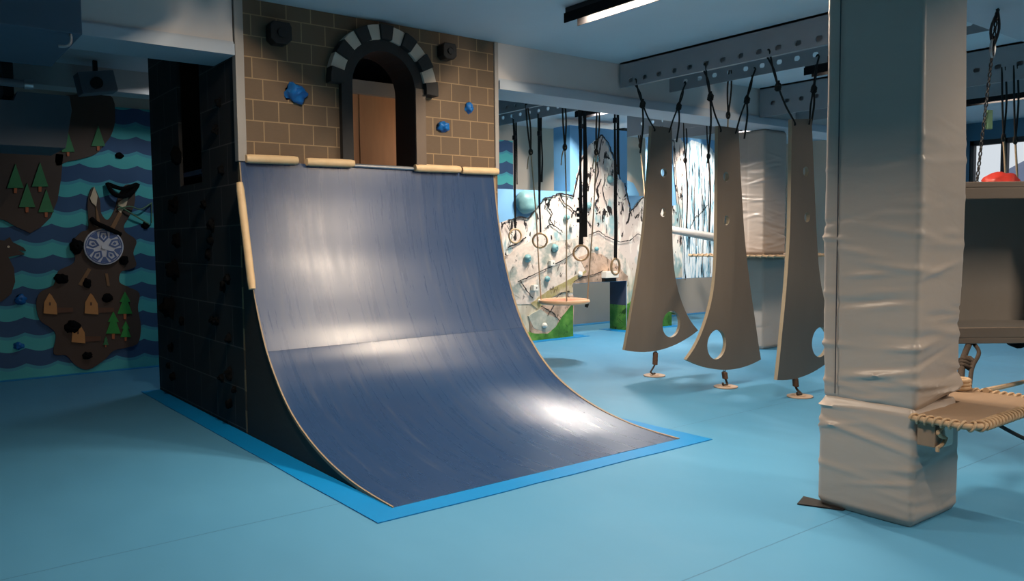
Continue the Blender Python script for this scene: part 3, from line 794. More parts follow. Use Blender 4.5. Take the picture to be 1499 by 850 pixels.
# white padded pole hung by two ropes beyond the fins
pa, pb = far(944, 329, 11.6), far(1066, 351, 8.35)
t = thing('hanging_pole', tuple((pa+pb)/2), 'long white padded pole hanging level between the first two fins', 'pole swing')
MB().tube([pa.lerp(pb, -.01)]+[pa.lerp(pb, k/10) for k in range(11)]+[pa.lerp(pb, 1.01)], [.025]+[.046]*11+[.025], 14).build('pole', 'log_white', t, smooth=True, angle=50)
pt = at(929, 186, 2, 3.0)
for a, b in ((Vector((pa.x-.1, pa.y+.05, ZC)), pa.lerp(pb, .03)), (Vector((pb.x+.02, pb.y, ZC)), pb.lerp(pa, .05))):
    k = a.lerp(b, .3)
    MB().tube(spline([a, a.lerp(k, .5)+RT0*.02, k], 4), .009, 7).tube(spline([a, a.lerp(k, .5)-RT0*.02, k], 4), .009, 7).tube([k+Vector((.018*cos(q), 0, .03*sin(q))) for q in [2*pi*i/10 for i in range(10)]], .014, 6, closed=True).build('sling', 'brown_rope', t, smooth=True)
    MB().tube(spline([k, k.lerp(b, .5)+RT0*.006, b], 5), .008, 7).build('rope', 'tan_rope', t, smooth=True)

# a few loose ropes on the rails
def loose_rope(top, L, mat, label, hook=True, bend=.03, tip=None):
    top = Vector(top); t = thing('hanging_rope', tuple(top), label, 'rope')
    k = top - Vector((0, 0, L*.35))
    MB().tube(spline([top, top.lerp(k, .5)+RT0*.02, k], 4), .009, 7).tube(spline([top+Vector((0, .03, 0)), top.lerp(k, .5)-RT0*.02, k], 4), .009, 7).tube([k+Vector((.02*cos(q), 0, .03*sin(q))) for q in [2*pi*i/10 for i in range(10)]], .014, 6, closed=True).build('sling', 'black_rope', t, smooth=True)
    MB().tube(spline([k, k+RT0*bend-Vector((0, 0, L*.3)), k+RT0*bend*.4-Vector((0, 0, L*.65))], 5), .010, 7).build('tail', mat, t, smooth=True)
    return t
def rt(px, py, X):
    p = at(px, py, 0, X); return (X+.006, p.y, min(p.z, 3.06))
loose_rope(rt(970, 184, 8.49), .9, 'black_rope', 'dark knotted rope hanging beside the top of the first fin')
loose_rope(rt(1003, 176, 8.49), 1.5, 'brown_rope', 'brown knotted rope hanging in front of the painted waterfall')
loose_rope(rt(1037, 150, 8.49), 1.6, 'brown_rope', 'long brown rope hanging just beside the middle fin')
loose_rope((6.856, 4.06, 3.08), 1.15, 'black_rope', 'black rope hanging between the last fin and the front pillar', bend=.05)
loose_rope((9.256, 5.45, 3.05), 1.9, 'tan_rope', 'pale rope hanging in the gap behind the front pillar edge', bend=.01)

# ------------------------------------------------------------------ padded pillars
def pad_mesh(x0, x1, y0, y1, z0, z1, r, wr, seed, seams=(), flare=None):
    """wrap of padding: rounded box, buckled by horizontal folds"""
    per = []
    n = 30; nc = 6
    crn = [((x0+r, y0+r), pi), ((x1-r, y0+r), 1.5*pi), ((x1-r, y1-r), 0), ((x0+r, y1-r), .5*pi)]
    for i in range(4):
        (cx, cy), a0 = crn[i]; (nx, ny), _ = crn[(i+1) % 4]
        for k in range(nc+1):
            a = a0+.5*pi*k/nc; per.append((cx+r*cos(a), cy+r*sin(a), cos(a), sin(a)))
        p, a1 = per[-1], a0+.5*pi
        q = (nx+r*cos(a1), ny+r*sin(a1))
        for k in range(1, n): per.append((lerp(p[0], q[0], k/n), lerp(p[1], q[1], k/n), cos(a1), sin(a1)))
    N = len(per); rng = random.Random(seed); S = []
    tot = 0; acc = [0]
    for i in range(N):
        a, b = per[i], per[(i+1) % N]; tot += math.hypot(b[0]-a[0], b[1]-a[1]); acc.append(tot)
    folds = []
    for (za, zb, num, amp) in wr:
        for _ in range(num):
            folds.append((rng.uniform(za, zb), rng.uniform(0, tot), rng.uniform(.10, .34), rng.uniform(-.22, .22), rng.uniform(.008, .022), amp*rng.uniform(.4, 1)*rng.choice((1, 1, -1))))
    rows = int((z1-z0)/.012); V, Fc = [], []
    for j in range(rows+1):
        z = lerp(z0, z1, j/rows)
        for i in range(N):
            x, y, nx, ny = per[i]; s_ = acc[i]; d = 0
            for zc, sc, wl, sl, wd, am in folds:
                ds = (s_-sc+tot/2) % tot - tot/2
                if abs(ds) > wl*2: continue
                u = (z-zc-sl*ds)/wd
                if abs(u) > 3: continue
                d += am*math.exp(-u*u-(ds/wl)**2*1.6)
            d += .006*noise.noise(Vector((x*3+seed, y*3, z*2.2)))
            d += .012*noise.noise(Vector((x*1.2+seed, y*1.2, z*.9)))
            e = min(j, rows-j)
            if e < 3: d -= .007*(3-e)
            for sx, sy in seams:
                q = math.hypot(x-sx, y-sy)
                if q < .022: d -= .006*(1-q/.022)
            zz = z
            if flare and j < rows*.3: zz, d = flare(x, y, z, d)
            V.append((x+nx*d, y+ny*d, zz))
    for j in range(rows):
        for i in range(N):
            k = (i+1) % N; Fc.append((j*N+i, j*N+k, (j+1)*N+k, (j+1)*N+i))
    V.append(((x0+x1)/2, (y0+y1)/2, z0)); V.append(((x0+x1)/2, (y0+y1)/2, z1)); c0, c1 = len(V)-2, len(V)-1
    for i in range(N):
        k = (i+1) % N; Fc.append((i, k, c0)); Fc.append((rows*N+i, rows*N+k, c1))
    return MB().add(V, Fc)
P0 = (3.965, 1.872, 4.45, 2.385)
pil = thing('padded_pillar', (4.2, 2.12, 0), 'large pillar wrapped in wrinkled grey vinyl padding, with a rope-edged platform at its foot', 'padded pillar')
def flare(x, y, z, d):
    front = y < P0[1]+.06
    k = max(0, 1-(z-.575)/.16)
    zz = z
    if front:
        fx = min(1, max(0, (x-P0[0])/(P0[2]-P0[0])))
        zz = z + k*.075*fx; d += .035*k*fx
    return zz, d
upo = pad_mesh(P0[0], P0[2], P0[1], P0[3], .575, 2.82, .032, [(.6, .95, 26, .016), (.95, 1.5, 40, .010), (1.5, 2.0, 16, .006), (2.0, 2.8, 8, .003)], 4, seams=[(P0[0], 2.30)], flare=flare)
upo = upo.build('upper_padding', 'pad', pil, smooth=True, angle=70)
pad_mesh(P0[0]-.012, P0[2]+.004, P0[1], P0[3]+.01, .004, .60, .036, [(.38, .58, 14, .016), (.04, .36, 14, .008)], 9).build('lower_padding', 'pad', pil, smooth=True, angle=70)
MB().box((P0[0]-.004, 2.2985, .62), (P0[0]+.002, 2.3015, 2.8)).build('seam', 'seam', upo)
tag(MB().plate([[(3.86, 2.45), (3.955, 2.24), (4.02, 2.24), (4.0, 2.50)]], XY, .001, .008).build('rubber_flap', 'mat_black'), 'black rubber flap sticking out under the front pillar', 'rubber flap')

P1 = (8.93, 6.19, 9.42, 6.70)
pil2 = thing('padded_pillar', (9.2, 6.45, 0), 'rear grey padded pillar behind the fins, creased above its platform', 'padded pillar')
pad_mesh(P1[0], P1[2], P1[1], P1[3], 0.004, 1.19, .03, [(.05, 1.15, 16, .006)], 21).build('lower_padding', 'pad', pil2, smooth=True, angle=70)
pad_mesh(P1[0], P1[2], P1[1], P1[3], 1.225, 2.82, .03, [(1.25, 2.5, 90, .012)], 22, seams=[(P1[0], 6.45)]).build('upper_padding', 'pad', pil2, smooth=True, angle=70)

# ------------------------------------------------------------------ rope-edged platforms
def platform(x0, x1, y0, y1, z, hole, label, coils, ell=None, rr_=.10, sc=1.0):
    t = thing('rope_platform', ((x0+x1)/2, (y0+y1)/2, z), label, 'platform', 'rope-edged platforms round the pillars')
    o = []
    for (cx, cy), a0 in (((x0+rr_, y0+rr_), pi), ((x1-rr_, y0+rr_), 1.5*pi), ((x1-rr_, y1-rr_), 0), ((x0+rr_, y1-rr_), .5*pi)):
        for k in range(9):
            a = a0+.5*pi*k/8; o.append((cx+rr_*cos(a), cy+rr_*sin(a)))
    loops = [o]
    if ell:
        ex, ey = ell     # the board only runs along two faces of the pillar: front strip and one side
        o = o[:-9] + [(ex, y1), (ex, ey), (x0, ey)]
        loops = [o]
    else:
        hx0, hy0, hx1, hy1 = hole
        loops.append([(hx0, hy0), (hx1, hy0), (hx1, hy1), (hx0, hy1)])
    MB().plate(loops, XY, z-.022, z).build('board', 'platform', t)
    # edge rope: two strands laid along the edge, laced round it
    n = len(o); per = [Vector((a, b, z-.011)) for a, b in o]; dense = []
    if ell: per = [per[-1]] + per[:-2]; n = len(per)-1      # roped along the free edges only
    for i in range(n):
        a, b = per[i], per[(i+1) % len(per)]; m_ = max(1, int((b-a).length/.012))
        for k in range(m_): dense.append(a.lerp(b, k/m_))
    e = MB().tube(dense, .015*sc, 8, closed=not ell)
    lace = []; N = len(dense); tot = N*.012; turns = int(tot/coils)
    steps = turns*12
    for i in range(steps):
        f_ = i/steps; q = f_*(N-1.5 if ell else N); p = dense[int(q) % N]; p2 = dense[(int(q)+1) % N]
        d = (p2-p).normalized(); nrm = Vector((d.y, -d.x, 0)); a = f_*turns*2*pi
        rad = .024*sc
        lace.append(p.lerp(p2, q-int(q)) + nrm*(rad*cos(a)-.004-(.012 if cos(a) < -.3 else 0)) + Vector((0, 0, .021*sc*sin(a))))
    e.tube(lace, .0062*sc, 6, closed=not ell)
    e.build('rope_edging', 'tan_rope', t, smooth=True, angle=70)
    return t
pf = platform(3.94, 4.875, 1.585, 2.12, .572, None, 'brown plywood platform with laced rope edge at the front pillar', .036, ell=(P0[2]+.022, P0[1]+.012), rr_=.085)
MB().box((3.955, 1.775, .43), (4.03, 1.862, .548)).build('bracket', 'platform', pf, bevel=.006)
MB().box((4.035, 1.765, .42), (4.13, 1.85, .535)).build('bracket_block', 'hold_pale', pf, bevel=.012)
MB().tube([Vector((3.99, 1.77+.0*k, .55-.012*k)) + Vector((.045*cos(k*.9), -.01, .006*sin(k*2))) for k in range(12)], .010, 7).build('rope_knot', 'tan_rope', pf, smooth=True)
platform(8.62, 9.75, 5.72, 7.2, 1.225, (P1[0]+.02, P1[1]+.02, P1[2]-.02, P1[3]-.02), 'rope-edged platform at chest height around the rear pillar', .09, sc=.9)
tag(MB().tube([Vector(p.to_tuple()[:2]+(max(p.z, .012),)) for p in sag((4.47, 1.80, .535), (6.3, 1.55, .012), .10, 20)], .011, 8).build('bungee_cord', 'black_rope', smooth=True), 'black cord sagging from under the front platform', 'cord')
g0 = Vector((4.83, 1.90, .585)); g1 = at(1502, 556, 0, 6.6); g1 = g0+(g1-g0)*((g0.z-.016)/max(.05, g0.z-g1.z)); guy = sag(g0, g1, .01, 20)
tag(MB().tube(guy, .016, 8).build('guy_rope', 'tan_rope', smooth=True), 'tan rope running from the front platform edge towards the window side', 'rope')

# ------------------------------------------------------------------ hanging box
bo = far(1411, 503, 5.05); 
ux = Vector((RT0.x, RT0.y, 0)); uy = Vector((FW.x, FW.y, 0)).normalized()
bo = Vector((bo.x, bo.y, 0)) - ux*.16
zt, zb_ = far(1411, 267, 5.05).z, far(1411, 503, 5.05).z
BW, BD, TH = 1.15, .62, .035
box = thing('hanging_box', tuple(bo+ux*BW/2+Vector((0, 0, zb_))), 'open-fronted grey-brown wooden box hanging behind the front pillar', 'hanging box')
def bl_(u0, u1, d0, d1, z0, z1, name, mat):
    c = bo+ux*(u0+u1)/2+uy*(d0+d1)/2; c.z = (z0+z1)/2
    return MB().obox(c, ux*(u1-u0)/2, uy*(d1-d0)/2, Vector((0, 0, (z1-z0)/2))).build(name, mat, box, bevel=.004)
bl_(0, BW, 0, BD, zt-TH, zt, 'top_panel', 'box_face')
bl_(0, BW, 0, .03, zt-.105, zt-TH-.001, 'front_rail', 'box_face')
bl_(0, BW, 0, BD, zb_, zb_+TH, 'bottom_panel', 'box_face')
bl_(0, BW, 0, .03, zb_+TH+.001, zb_+.10, 'front_rail', 'box_face')
bl_(.0, BW, BD-.03, BD-.001, zb_+TH+.001, zt-TH-.001, 'back_panel', 'box_in')
for u in (0, BW-TH): bl_(u, u+TH, .031, BD-.031, zb_+TH+.001, zt-TH-.001, 'side_panel', 'box_in')
bl_(TH+.001, BW-TH-.001, .031, BD-.031, zb_+TH+.001, zb_+.085, 'floor_lining', 'box_in')
hp = far(1430, 267, 5.1); hp.z = zt
top = at(1460, 13, 2, 2.823)
ch = MB(); nlk = 46
def link(m, c, d, flip, L=.026, r=.0045):
    d = d.normalized(); s_ = d.cross(Vector((0, 0, 1)) if flip else RT0).normalized()
    if flip: s_ = d.cross(s_)
    m.tube([c + d*(L*.62*cos(a)) + s_*(L*.34*sin(a)) for a in [2*pi*i/10 for i in range(10)]], r, 5, closed=True)
seg = (hp-top).length; nlk = int(seg/.030)
for i in range(nlk+1): link(ch, top.lerp(hp, i/nlk), hp-top, i % 2)
cho = ch.build('chain', 'dark_metal', box, smooth=True, angle=70)
ck = top.lerp(hp, .22)
MB().tube([ck+Vector((.028*cos(a), 0, .055*sin(a))) for a in [2*pi*i/16 for i in range(16)]], .008, 7, closed=True).build('shackle', 'steel', cho, smooth=True)
m = MB(); m.tube(spline([top, top.lerp(ck, .5)+RT0*.025, ck], 5), .008, 6).tube(spline([top+Vector((.02, .0, .0)), top.lerp(ck, .5)-RT0*.025, ck], 5), .008, 6)
m.build('chain_sling', 'dark_metal', box, smooth=True)
cg = top.lerp(hp, .63)+RT0*.03
MB().obox(cg, RT0*.018, uy*.012, Vector((0, 0, .06))).build('rope_clip', 'cord_green', cho, bevel=.008)
# tether rope from the box floor to the platform
ra = bo+ux*.23+uy*.06; ra.z = zb_; rb = Vector((4.80, 2.02, .59))
m = MB()
m.tube(spline([ra, ra.lerp(rb, .45)-ux*.02, rb], 6), .019, 8)
m.tube(spline([ra+ux*.02, ra.lerp(rb, .25)+ux*.07, ra.lerp(rb, .6)+ux*.045, rb+ux*.05], 6), .012, 8)
for k in range(3): 
    kk = ra.lerp(rb, .42+.07*k); m.tube([kk+ux*.035*cos(a)+Vector((0, 0, .012*sin(2*a)))+uy*.03*sin(a) for a in [2*pi*i/12 for i in range(12)]], .015, 7, closed=True)
tr_o = m.build('tether_rope', 'brown_rope', box, smooth=True, angle=70)
m = MB()
for k in range(3): m.tube([rb+Vector((.05*cos(a), .04*sin(a), -.0+.02*k)) for a in [2*pi*i/12 for i in range(12)]], .014, 7, closed=True)
m.build('tether_knot', 'tan_rope', tr_o, smooth=True, angle=70)
bk = bo+ux*.62+uy*.2; bk.z = zb_
hold_mb(bk, (0, 0, -1), .075, 91, .8, .2).build('underside_hold', 'hold_black', box, smooth=True, angle=60)
rp = bo+ux*.48+uy*.2; rp.z = zt
hold_mb(rp, (0, 0, 1), .10, 77, .75, .35).build('red_hold', 'hold_red', box, smooth=True, angle=60)['label'] = 'red resin hold on top'
# ropes in the far right bay
for (px, py, X, L, lab) in ((1470, 152, 8.49, 1.9, 'pale rope hanging in front of the far window frame'), (1489, 96, 8.49, 2.0, 'long pale rope hanging right above the red hold')):
    p = at(px, py, 0, X)
    loose_rope((X+.006, p.y, 3.04), L, 'tan_rope', lab, bend=.04)

# ------------------------------------------------------------------ wave mural and what is mounted on it
WY = 10.118
mu = MB().box((-3.8, WY-.018, .0), (7.93, WY, 3.0)); tag(mu.build('wave_mural', 'waves'), 'long wall mural of teal and navy scalloped waves behind the castle tower', 'mural')
tag(MB().box((-3.8, WY-.10, .001), (7.9, WY-.019, .006)).build('floor_border', 'tape'), 'blue vinyl border strip along the foot of the wave mural', 'floor border')
MF = WY-.018
def poly(pix, mat, name, parent, depth, base=0.0, lab=None, grp=None):
    P = [(lambda q: (q.x, max(q.z, .01)))(at(px, py, 1, MF)) for px, py in pix]
    o = MB().plate([P], XZ, MF-base-depth, MF-base-.0005).build(name, mat, parent)
    return o
def smoothp(pix, n=4):
    L = spline([(a, b, 0) for a, b in pix+pix[:1]], n)[:-1]; return [(p.x, p.y) for p in L]
Z2 = lambda L: [(x/2.236, 200+y/2.236) for x, y in L]
i2 = Z2([(285,230),(290,190),(305,165),(325,205),(330,250),(352,272),(375,235),(388,190),(410,158),(437,165),(440,215),(425,255),(405,290),(410,312),(445,340),(435,380),(445,420),(420,435),(395,442),(390,475),(420,492),(455,512),(450,560),(460,620),(450,675),(410,690),(370,700),(340,730),(290,760),(250,750),(215,715),(175,710),(182,650),(165,625),(130,600),(118,550),(130,510),(175,485),(190,440),(230,420),(245,400),(235,350),(265,312),(288,300)])
ia = thing('island_cutout', tuple(at(150, 440, 1, MF)), 'largest brown island cutout with crossed swords, huts and trees on the wave mural', 'wall cutout', 'island cutouts on the wave mural')
poly(smoothp(i2), 'island', 'island_board', ia, .022)
def tree(cx, cy, h, par, mat, tiers=1, w=.36):
    B = .0225
    if tiers == 1: P = [(cx, cy-h*.55), (cx+h*w, cy+h*.33), (cx-h*w, cy+h*.33)]
    else: P = [(cx, cy-h*.6), (cx+h*.22, cy-h*.18), (cx+h*.12, cy-h*.18), (cx+h*.30, cy+h*.3), (cx-h*.30, cy+h*.3), (cx-h*.12, cy-h*.18), (cx-h*.22, cy-h*.18)]
    top = poly(P, mat, 'fir_tree', par, .012, B)
    poly([(cx-h*.06, cy+h*.3), (cx+h*.06, cy+h*.3), (cx+h*.05, cy+h*.52), (cx-h*.05, cy+h*.52)], 'trunk', 'tree_trunk', top, .010, B)
for cx, cy in ((72, 444), (132, 444), (113, 486)):
    poly([(cx+8, cy+6), (cx+34, cy+6), (cx+34, cy+12), (cx+8, cy+14)], 'logs', 'log_pile', ia, .010, .0225)
    hut = poly([(cx-9, cy+14), (cx-8, cy-2), (cx-2, cy-13), (cx, cy-15), (cx+3, cy-12), (cx+10, cy), (cx+11, cy+16)], 'house', 'hut', ia, .016, .0225)
    poly([(cx-1, cy-2), (cx+1.5, cy-2), (cx+1.5, cy+2.5), (cx-1, cy+2.5)], 'logs', 'hut_window', hut, .003, .039)
for cx, cy, h, mm in ((182, 448, 36, 'tree_green'), (165, 477, 36, 'tree_green'), (183, 485, 26, 'tree_green'), (154, 500, 14, 'tree')): tree(cx, cy, h, ia, mm, 2)
for bl, hl in (([(137,273),(142,287),(140,302),(134,297),(131,290)], [(139,300),(143,312),(147,332),(141,332)]), ([(188,285),(184,300),(176,312),(172,308),(172,297)], [(174,308),(178,312),(165,338),(160,334)])):
    poly(bl, 'blade', 'sword_blade', ia, .012, .0225); poly(hl, 'hilt', 'sword_hilt', ia, .010, .0225)
for a in ([(128,392),(133,394),(119,418),(114,416)], [(153,400),(157,400),(160,418),(156,418)]): poly(a, 'hilt', 'sword_hilt', ia, .008, .0225)
i1 = [(-60,214),(92,226),(89,262),(84,292),(74,318),(60,332),(44,341),(24,332),(6,322),(-20,318),(-60,330)]
ib = thing('island_cutout', tuple(at(40, 280, 1, MF)), 'brown island cutout with four green fir trees, below the grey duct', 'wall cutout', 'island cutouts on the wave mural')
poly(i1, 'island', 'island_board', ib, .022)
for cx, cy, h in ((22, 262, 40), (58, 260, 40), (39, 290, 40), (67, 298, 38)): tree(cx, cy, h, ib, 'tree', w=.30)
i3 = [(96,140),(158,138),(168,170),(163,196),(152,212),(142,224),(128,230),(100,236),(80,236)]
ic = thing('island_cutout', tuple(at(130, 190, 1, MF)), 'dark island cutout with a fir tree, high up beside the duct end', 'wall cutout', 'island cutouts on the wave mural')
poly(smoothp(i3), 'island', 'island_board', ic, .022)
tree(143, 203, 34, ic, 'tree', w=.30); tree(99, 212, 32, ic, 'tree', w=.30)
sn = [(-20,348),(6,352),(14,347),(18,354),(34,362),(38,367),(27,366),(36,372),(22,374),(12,376),(20,392),(22,412),(16,430),(2,441),(-20,444)]
ie = thing('serpent_cutout', tuple(at(10, 390, 1, MF)), 'brown sea serpent cutout with open jaws at the mural edge', 'wall cutout')
poly(sn, 'island', 'serpent_body', ie, .022)
p = at(12, 361, 1, MF); MB().plate([circ(p.x, p.z, .012, 10)], XZ, MF-.03, MF-.022).build('eye', 'blade', ie)
# shield
sc = at(152, 361, 1, MF-.05)
sh = thing('round_shield', tuple(sc), 'pale round shield with a blue knot pattern on the largest island', 'shield')
R = .205; Yf = MF-.06
disc_o = MB().plate([circ(sc.x, sc.z, R, 40)], XZ, Yf, MF-.0225).build('disc', 'shield', sh, bevel=.006)
kn = MB()
kn.plate([circ(sc.x, sc.z, R*.93, 40), circ(sc.x, sc.z, R*.88, 40)], XZ, Yf-.004, Yf+.001)
for k in range(5):
    a = pi/2+2*pi*k/5; d = Vector((cos(a), sin(a))); e = Vector((-sin(a), cos(a)))
    def pt_(r_, w_): q = d*r_*R+e*w_*R; return (sc.x+q.x, sc.z+q.y)
    kn.plate([[pt_(.24, 0), pt_(.5, .24), pt_(.84, .18), pt_(.84, -.18), pt_(.5, -.24)], [pt_(.36, 0), pt_(.54, .15), pt_(.76, .11), pt_(.76, -.11), pt_(.54, -.15)]], XZ, Yf-.004, Yf+.001)
    kn.plate([[pt_(.44, 0), pt_(.58, .08), pt_(.68, 0), pt_(.58, -.08)]], XZ, Yf-.004, Yf+.001)
    b = a+pi/5; d2 = Vector((cos(b), sin(b))); e2 = Vector((-sin(b), cos(b)))
    kn.plate([[(sc.x+(d2*.55*R+e2*.05*R).x, sc.z+(d2*.55*R+e2*.05*R).y), (sc.x+(d2*.86*R+e2*.22*R).x, sc.z+(d2*.86*R+e2*.22*R).y), (sc.x+(d2*.86*R-e2*.22*R).x, sc.z+(d2*.86*R-e2*.22*R).y), (sc.x+(d2*.55*R-e2*.05*R).x, sc.z+(d2*.55*R-e2*.05*R).y)]], XZ, Yf-.003, Yf+.001)
kn.build('knot_pattern', 'shield_blue', disc_o)
MB().plate([circ(sc.x, sc.z, R*.14, 20)], XZ, Yf-.012, Yf).build('boss', 'shield', disc_o)
# holds and handles on the mural
whl = [(175,228,.058,'black','black hold beside the high dark island, on a pale wave'),
 (181,381,.07,'black','black hold at the lower edge of the round shield'),
 (90,407,.085,'black','tall black hold where the big island narrows'),
 (127,414,.06,'black','black hold below the shield, between the crossed hilts'),
 (157,436,.055,'black','black hold just above the bright green tree'),
 (106,478,.085,'black','black hold above the lowest hut'),
 (128,520,.06,'black','black hold at the bottom tip of the largest island'),
 (112,360,.095,'black','large dark hold touching the shield on the serpent side'),
 (213,330,.05,'black','small dark hold at the end of the green cord'),
 (30,438,.07,'blue','blue hold on the waves below the serpent'),
 (27,506,.06,'blue','blue hold lowest on the wave mural')]
for i, (px, py, s_, cl, lab) in enumerate(whl):
    on_is = cl == 'black' and px not in (175, 213)
    c = at(px, py, 1, MF-(.023 if on_is else .0)); 
    if px in (181,112): c.y = MF-.023
    o = hold_mb(c, (0, -1, 0), s_*.8, 120+i, .8, .45).build('climbing_hold', 'hold_'+cl, None, smooth=True, angle=60, loc=tuple(c))
    tag(o, lab, 'climbing hold', 'holds on the wave mural')
def handle(pix, r, lab):
    P = [at(px, py, 1, MF-.03-dd) for px, py, dd in pix]
    tag(MB().tube(spline(P, 5), r, 8).build('loop_handle', 'hold_black', smooth=True), lab, 'loop handle', 'black loop handles on the wave mural')
handle([(157,268,0),(166,283,.05),(184,287,.06),(202,270,0),(180,276,.05),(160,270,0)], .024, 'black looped handle over the upper sword blade')
handle([(134,320,.0),(142,327,.05),(158,334,.06),(176,343,.0)], .028, 'black bar handle above the round shield')
cd = MB().tube(spline([at(172,306,1,MF-.05), at(190,302,1,MF-.06), at(206,306,1,MF-.06), at(222,297,1,MF-.02)], 5), .008, 6)
cd.tube(spline([at(172,300,1,MF-.05), at(192,312,1,MF-.06), at(218,328,1,MF-.03)], 5), .008, 6)
cd.tube(spline([at(222,296,1,MF-.02), at(222,326,1,MF-.03)], 3), .006, 6)
tag(cd.build('climbing_rope', 'cord_green', smooth=True), 'thin green cord strung from the sword to the mural edge', 'cord')

# ------------------------------------------------------------------ ducts and ceiling clutter over the mural bay
t = thing('ventilation_duct', (0, 5.6, 2.57), 'large blue-grey ceiling duct box with a small metal hook', 'duct')
MB().box((-3.8, 4.9, 2.572), (.915, 5.6+.3, ZC-.003)).build('duct_body', 'duct', t, bevel=.006)
hk = at(79, 96, 1, 4.95)
MB().tube(spline([(.86, 4.92, 2.572), (.86, 4.92, 2.53), (.84, 4.92, 2.505), (.80, 4.92, 2.50)], 4), .008, 7).build('hook', 'steel', t, smooth=True)
t = thing('ventilation_duct', (0, 8.2, 2.27), 'long grey duct box hanging in front of the wave mural', 'duct')
dp = [(-3.8, 2.28), (1.325, 2.285), (1.385, 2.62), (1.37, 2.74), (.98, 2.74), (.95, 2.66), (-3.8, 2.68)]
MB().plate([dp], XZ, 8.0, 8.75).build('duct_body', 'duct_grey', t, bevel=.006)
MB().box((.9, 8.2, 2.73), (.98, 8.5, ZC)).build('hanger', 'dark_metal', t)
pp = at(46, 124, 1, 7.2)
t = thing('ceiling_pipe', (0, 7.2, pp.z), 'thin dark ceiling pipe ending above the grey duct', 'pipe')
MB().tube([(-3.8, 7.2, pp.z+.03), (pp.x, 7.2, pp.z)], .03, 12).build('pipe', 'duct_grey', t, smooth=True)
MB().tube([(pp.x-.05, 7.2, pp.z), (pp.x+.01, 7.2, pp.z)], .038, 12).build('pipe_end', 'steel', t, smooth=True)
MB().box((pp.x-.3, 7.18, pp.z+.02), (pp.x-.28, 7.22, ZC)).build('hanger', 'dark_metal', t)
cp = at(140, 122, 1, 8.9)
t = thing('ceiling_projector', tuple(cp), 'dark spotlight unit on the ceiling above the dark island', 'spotlight')
MB().obox(cp, (.16, 0, .03), (0, .12, 0), (-.02, 0, .10)).build('body', 'duct_grey', t, bevel=.01)
MB().tube([cp+Vector((-.02, -.12, -.02)), cp+Vector((-.02, -.17, -.02))], .055, 14).build('lens', 'black', t, smooth=True)
MB().box((cp.x-.02, cp.y-.02, cp.z+.08), (cp.x+.02, cp.y+.02, ZC)).build('stem', 'dark_metal', t)
struct(MB().box((.95, 9.2, 3.02), (4.4, 9.5, ZC)).build('ceiling_beam', 'beam'))

# ------------------------------------------------------------------ light fittings (batten with side reflectors) and their light

def fitting(x, y0, y1, power, label, group='fluorescent battens on the ceiling', cut=36, col=(1, .81, .62), ins=.26):
    cx, cy, L = x, (y0+y1)/2, y1-y0; INS = min(ins, L*.25)
    t = thing('ceiling_light', (cx, cy, ZC), label, 'ceiling light', group)
    zl = ZC-.062; zb = zl - .014 - .068*math.tan(radians(cut))
    def bx(m, a0, a1, z0, z1): return m.box((cx+a0, cy-L/2, z0), (cx+a1, cy+L/2, z1))
    bx(MB(), -.06, .06, ZC-.05, ZC-.001).build('housing', 'dark_metal', t, bevel=.004)
    m = MB(); bx(m, -.075, -.068, zb, ZC-.046); bx(m, .068, .075, zb, ZC-.046); bx(m, -.068, .068, ZC-.052, ZC-.0505)
    m.build('reflector', 'louvre', t)
    MB().tube([(cx, cy-L/2+INS, zl+.001), (cx, cy+L/2-INS, zl+.001)], .013, 12).build('tube', 'tube', t, smooth=True)
    for k in (-1, 0, 1):                       # the round tube shines sideways as well as down
        ld = bpy.data.lights.new('batten_light', 'AREA'); ld.shape = 'RECTANGLE'
        ld.size, ld.size_y = .020, L-2*INS-.02
        ld.energy = power/2.2; ld.color = col
        lo = bpy.data.objects.new('batten_light', ld); COL.objects.link(lo); lo.parent = t
        an = radians(62)*k
        lo.location = (.016*sin(an), 0, zl-.016*cos(an)-ZC); lo.rotation_euler = (0, -an, 0)
    return t
KW = .80
fitting(4.36, 3.86, 4.80, 160*KW, 'lit batten light on the ceiling above the ramp', cut=33, ins=.1)
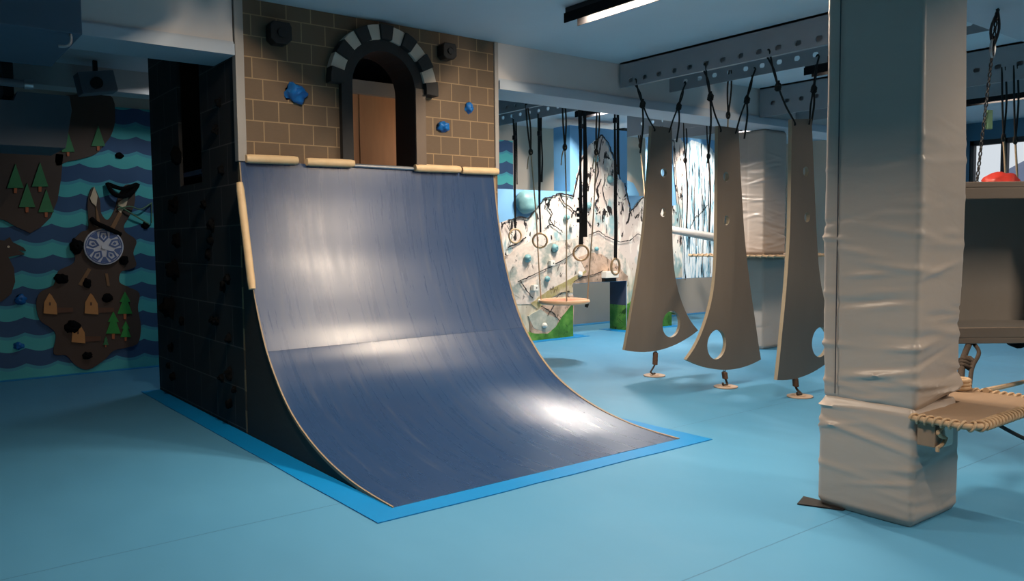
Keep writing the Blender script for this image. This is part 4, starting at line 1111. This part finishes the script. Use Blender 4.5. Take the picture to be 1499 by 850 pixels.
fitting(4.36, 2.36, 3.36, 125*KW, 'lit batten light in line with the one above the ramp, nearer the front beam', cut=33, ins=.25)
fitting(1.92, 3.60, 4.90, 112*KW, 'lit batten light on the ceiling beside the blue-grey duct', cut=34)
fitting(7.72, 7.05, 8.35, 260*KW, 'lit batten light in front of the painted mountain peak', col=(1, .90, .80))
fitting(7.74, 3.70, 4.85, 88*KW, 'lit batten light behind the front pillar, over the fin row')
fitting(10.9, 7.05, 8.35, 200*KW, 'lit batten light in front of the painted waterfall', col=(1, .90, .80))
fitting(11.2, 3.4, 4.8, 45*KW, 'lit batten light in the far bay by the window')
fitting(2.1, .4, 1.6, 108*KW, 'lit batten light behind the front beam, on the tower side', cut=40)
fitting(5.6, -2.0, .4, 210*KW, 'lit batten light behind the front beam, on the window side', cut=24)
fitting(8.6, -.6, 1.0, 25*KW, 'lit batten light in the bay right of the front beam')
fitting(2.75, 8.5, 9.1, 19*KW, 'short lit batten light behind the castle tower', col=(.92, .97, 1), cut=12)
fitting(9.7, 9.35, 9.95, 150*KW, 'short lit batten light over the white wall')

MB().plate([circ(4.22, 2.30, .05, 16)], XZ, 6.032, 6.07).build('added_glow_disc', 'tube', tower)  # unseen glowing disc and light, added to brighten the wall behind the arch
ld = bpy.data.lights.new('added_fill_light', 'AREA'); ld.shape = 'DISK'; ld.size = .09; ld.energy = 2.4; ld.color = (1, .80, .60)
lo = bpy.data.objects.new('added_fill_light', ld); COL.objects.link(lo); lo.parent = tower
lo.location = (4.22-2.13, .075, 2.30); lo.rotation_euler = (radians(90), 0, radians(10))

# ------------------------------------------------------------------ world and view
w = bpy.data.worlds.new('world'); bpy.context.scene.world = w; w.use_nodes = True
bg = w.node_tree.nodes['Background']; bg.inputs[0].default_value = (.86, .93, 1, 1); bg.inputs[1].default_value = 1.0
sc_ = bpy.context.scene
sc_.view_settings.view_transform = 'Standard'; sc_.view_settings.look = 'None'
sc_.view_settings.gamma = 1; sc_.view_settings.use_curve_mapping = False
sc_.view_settings.exposure = -0.37
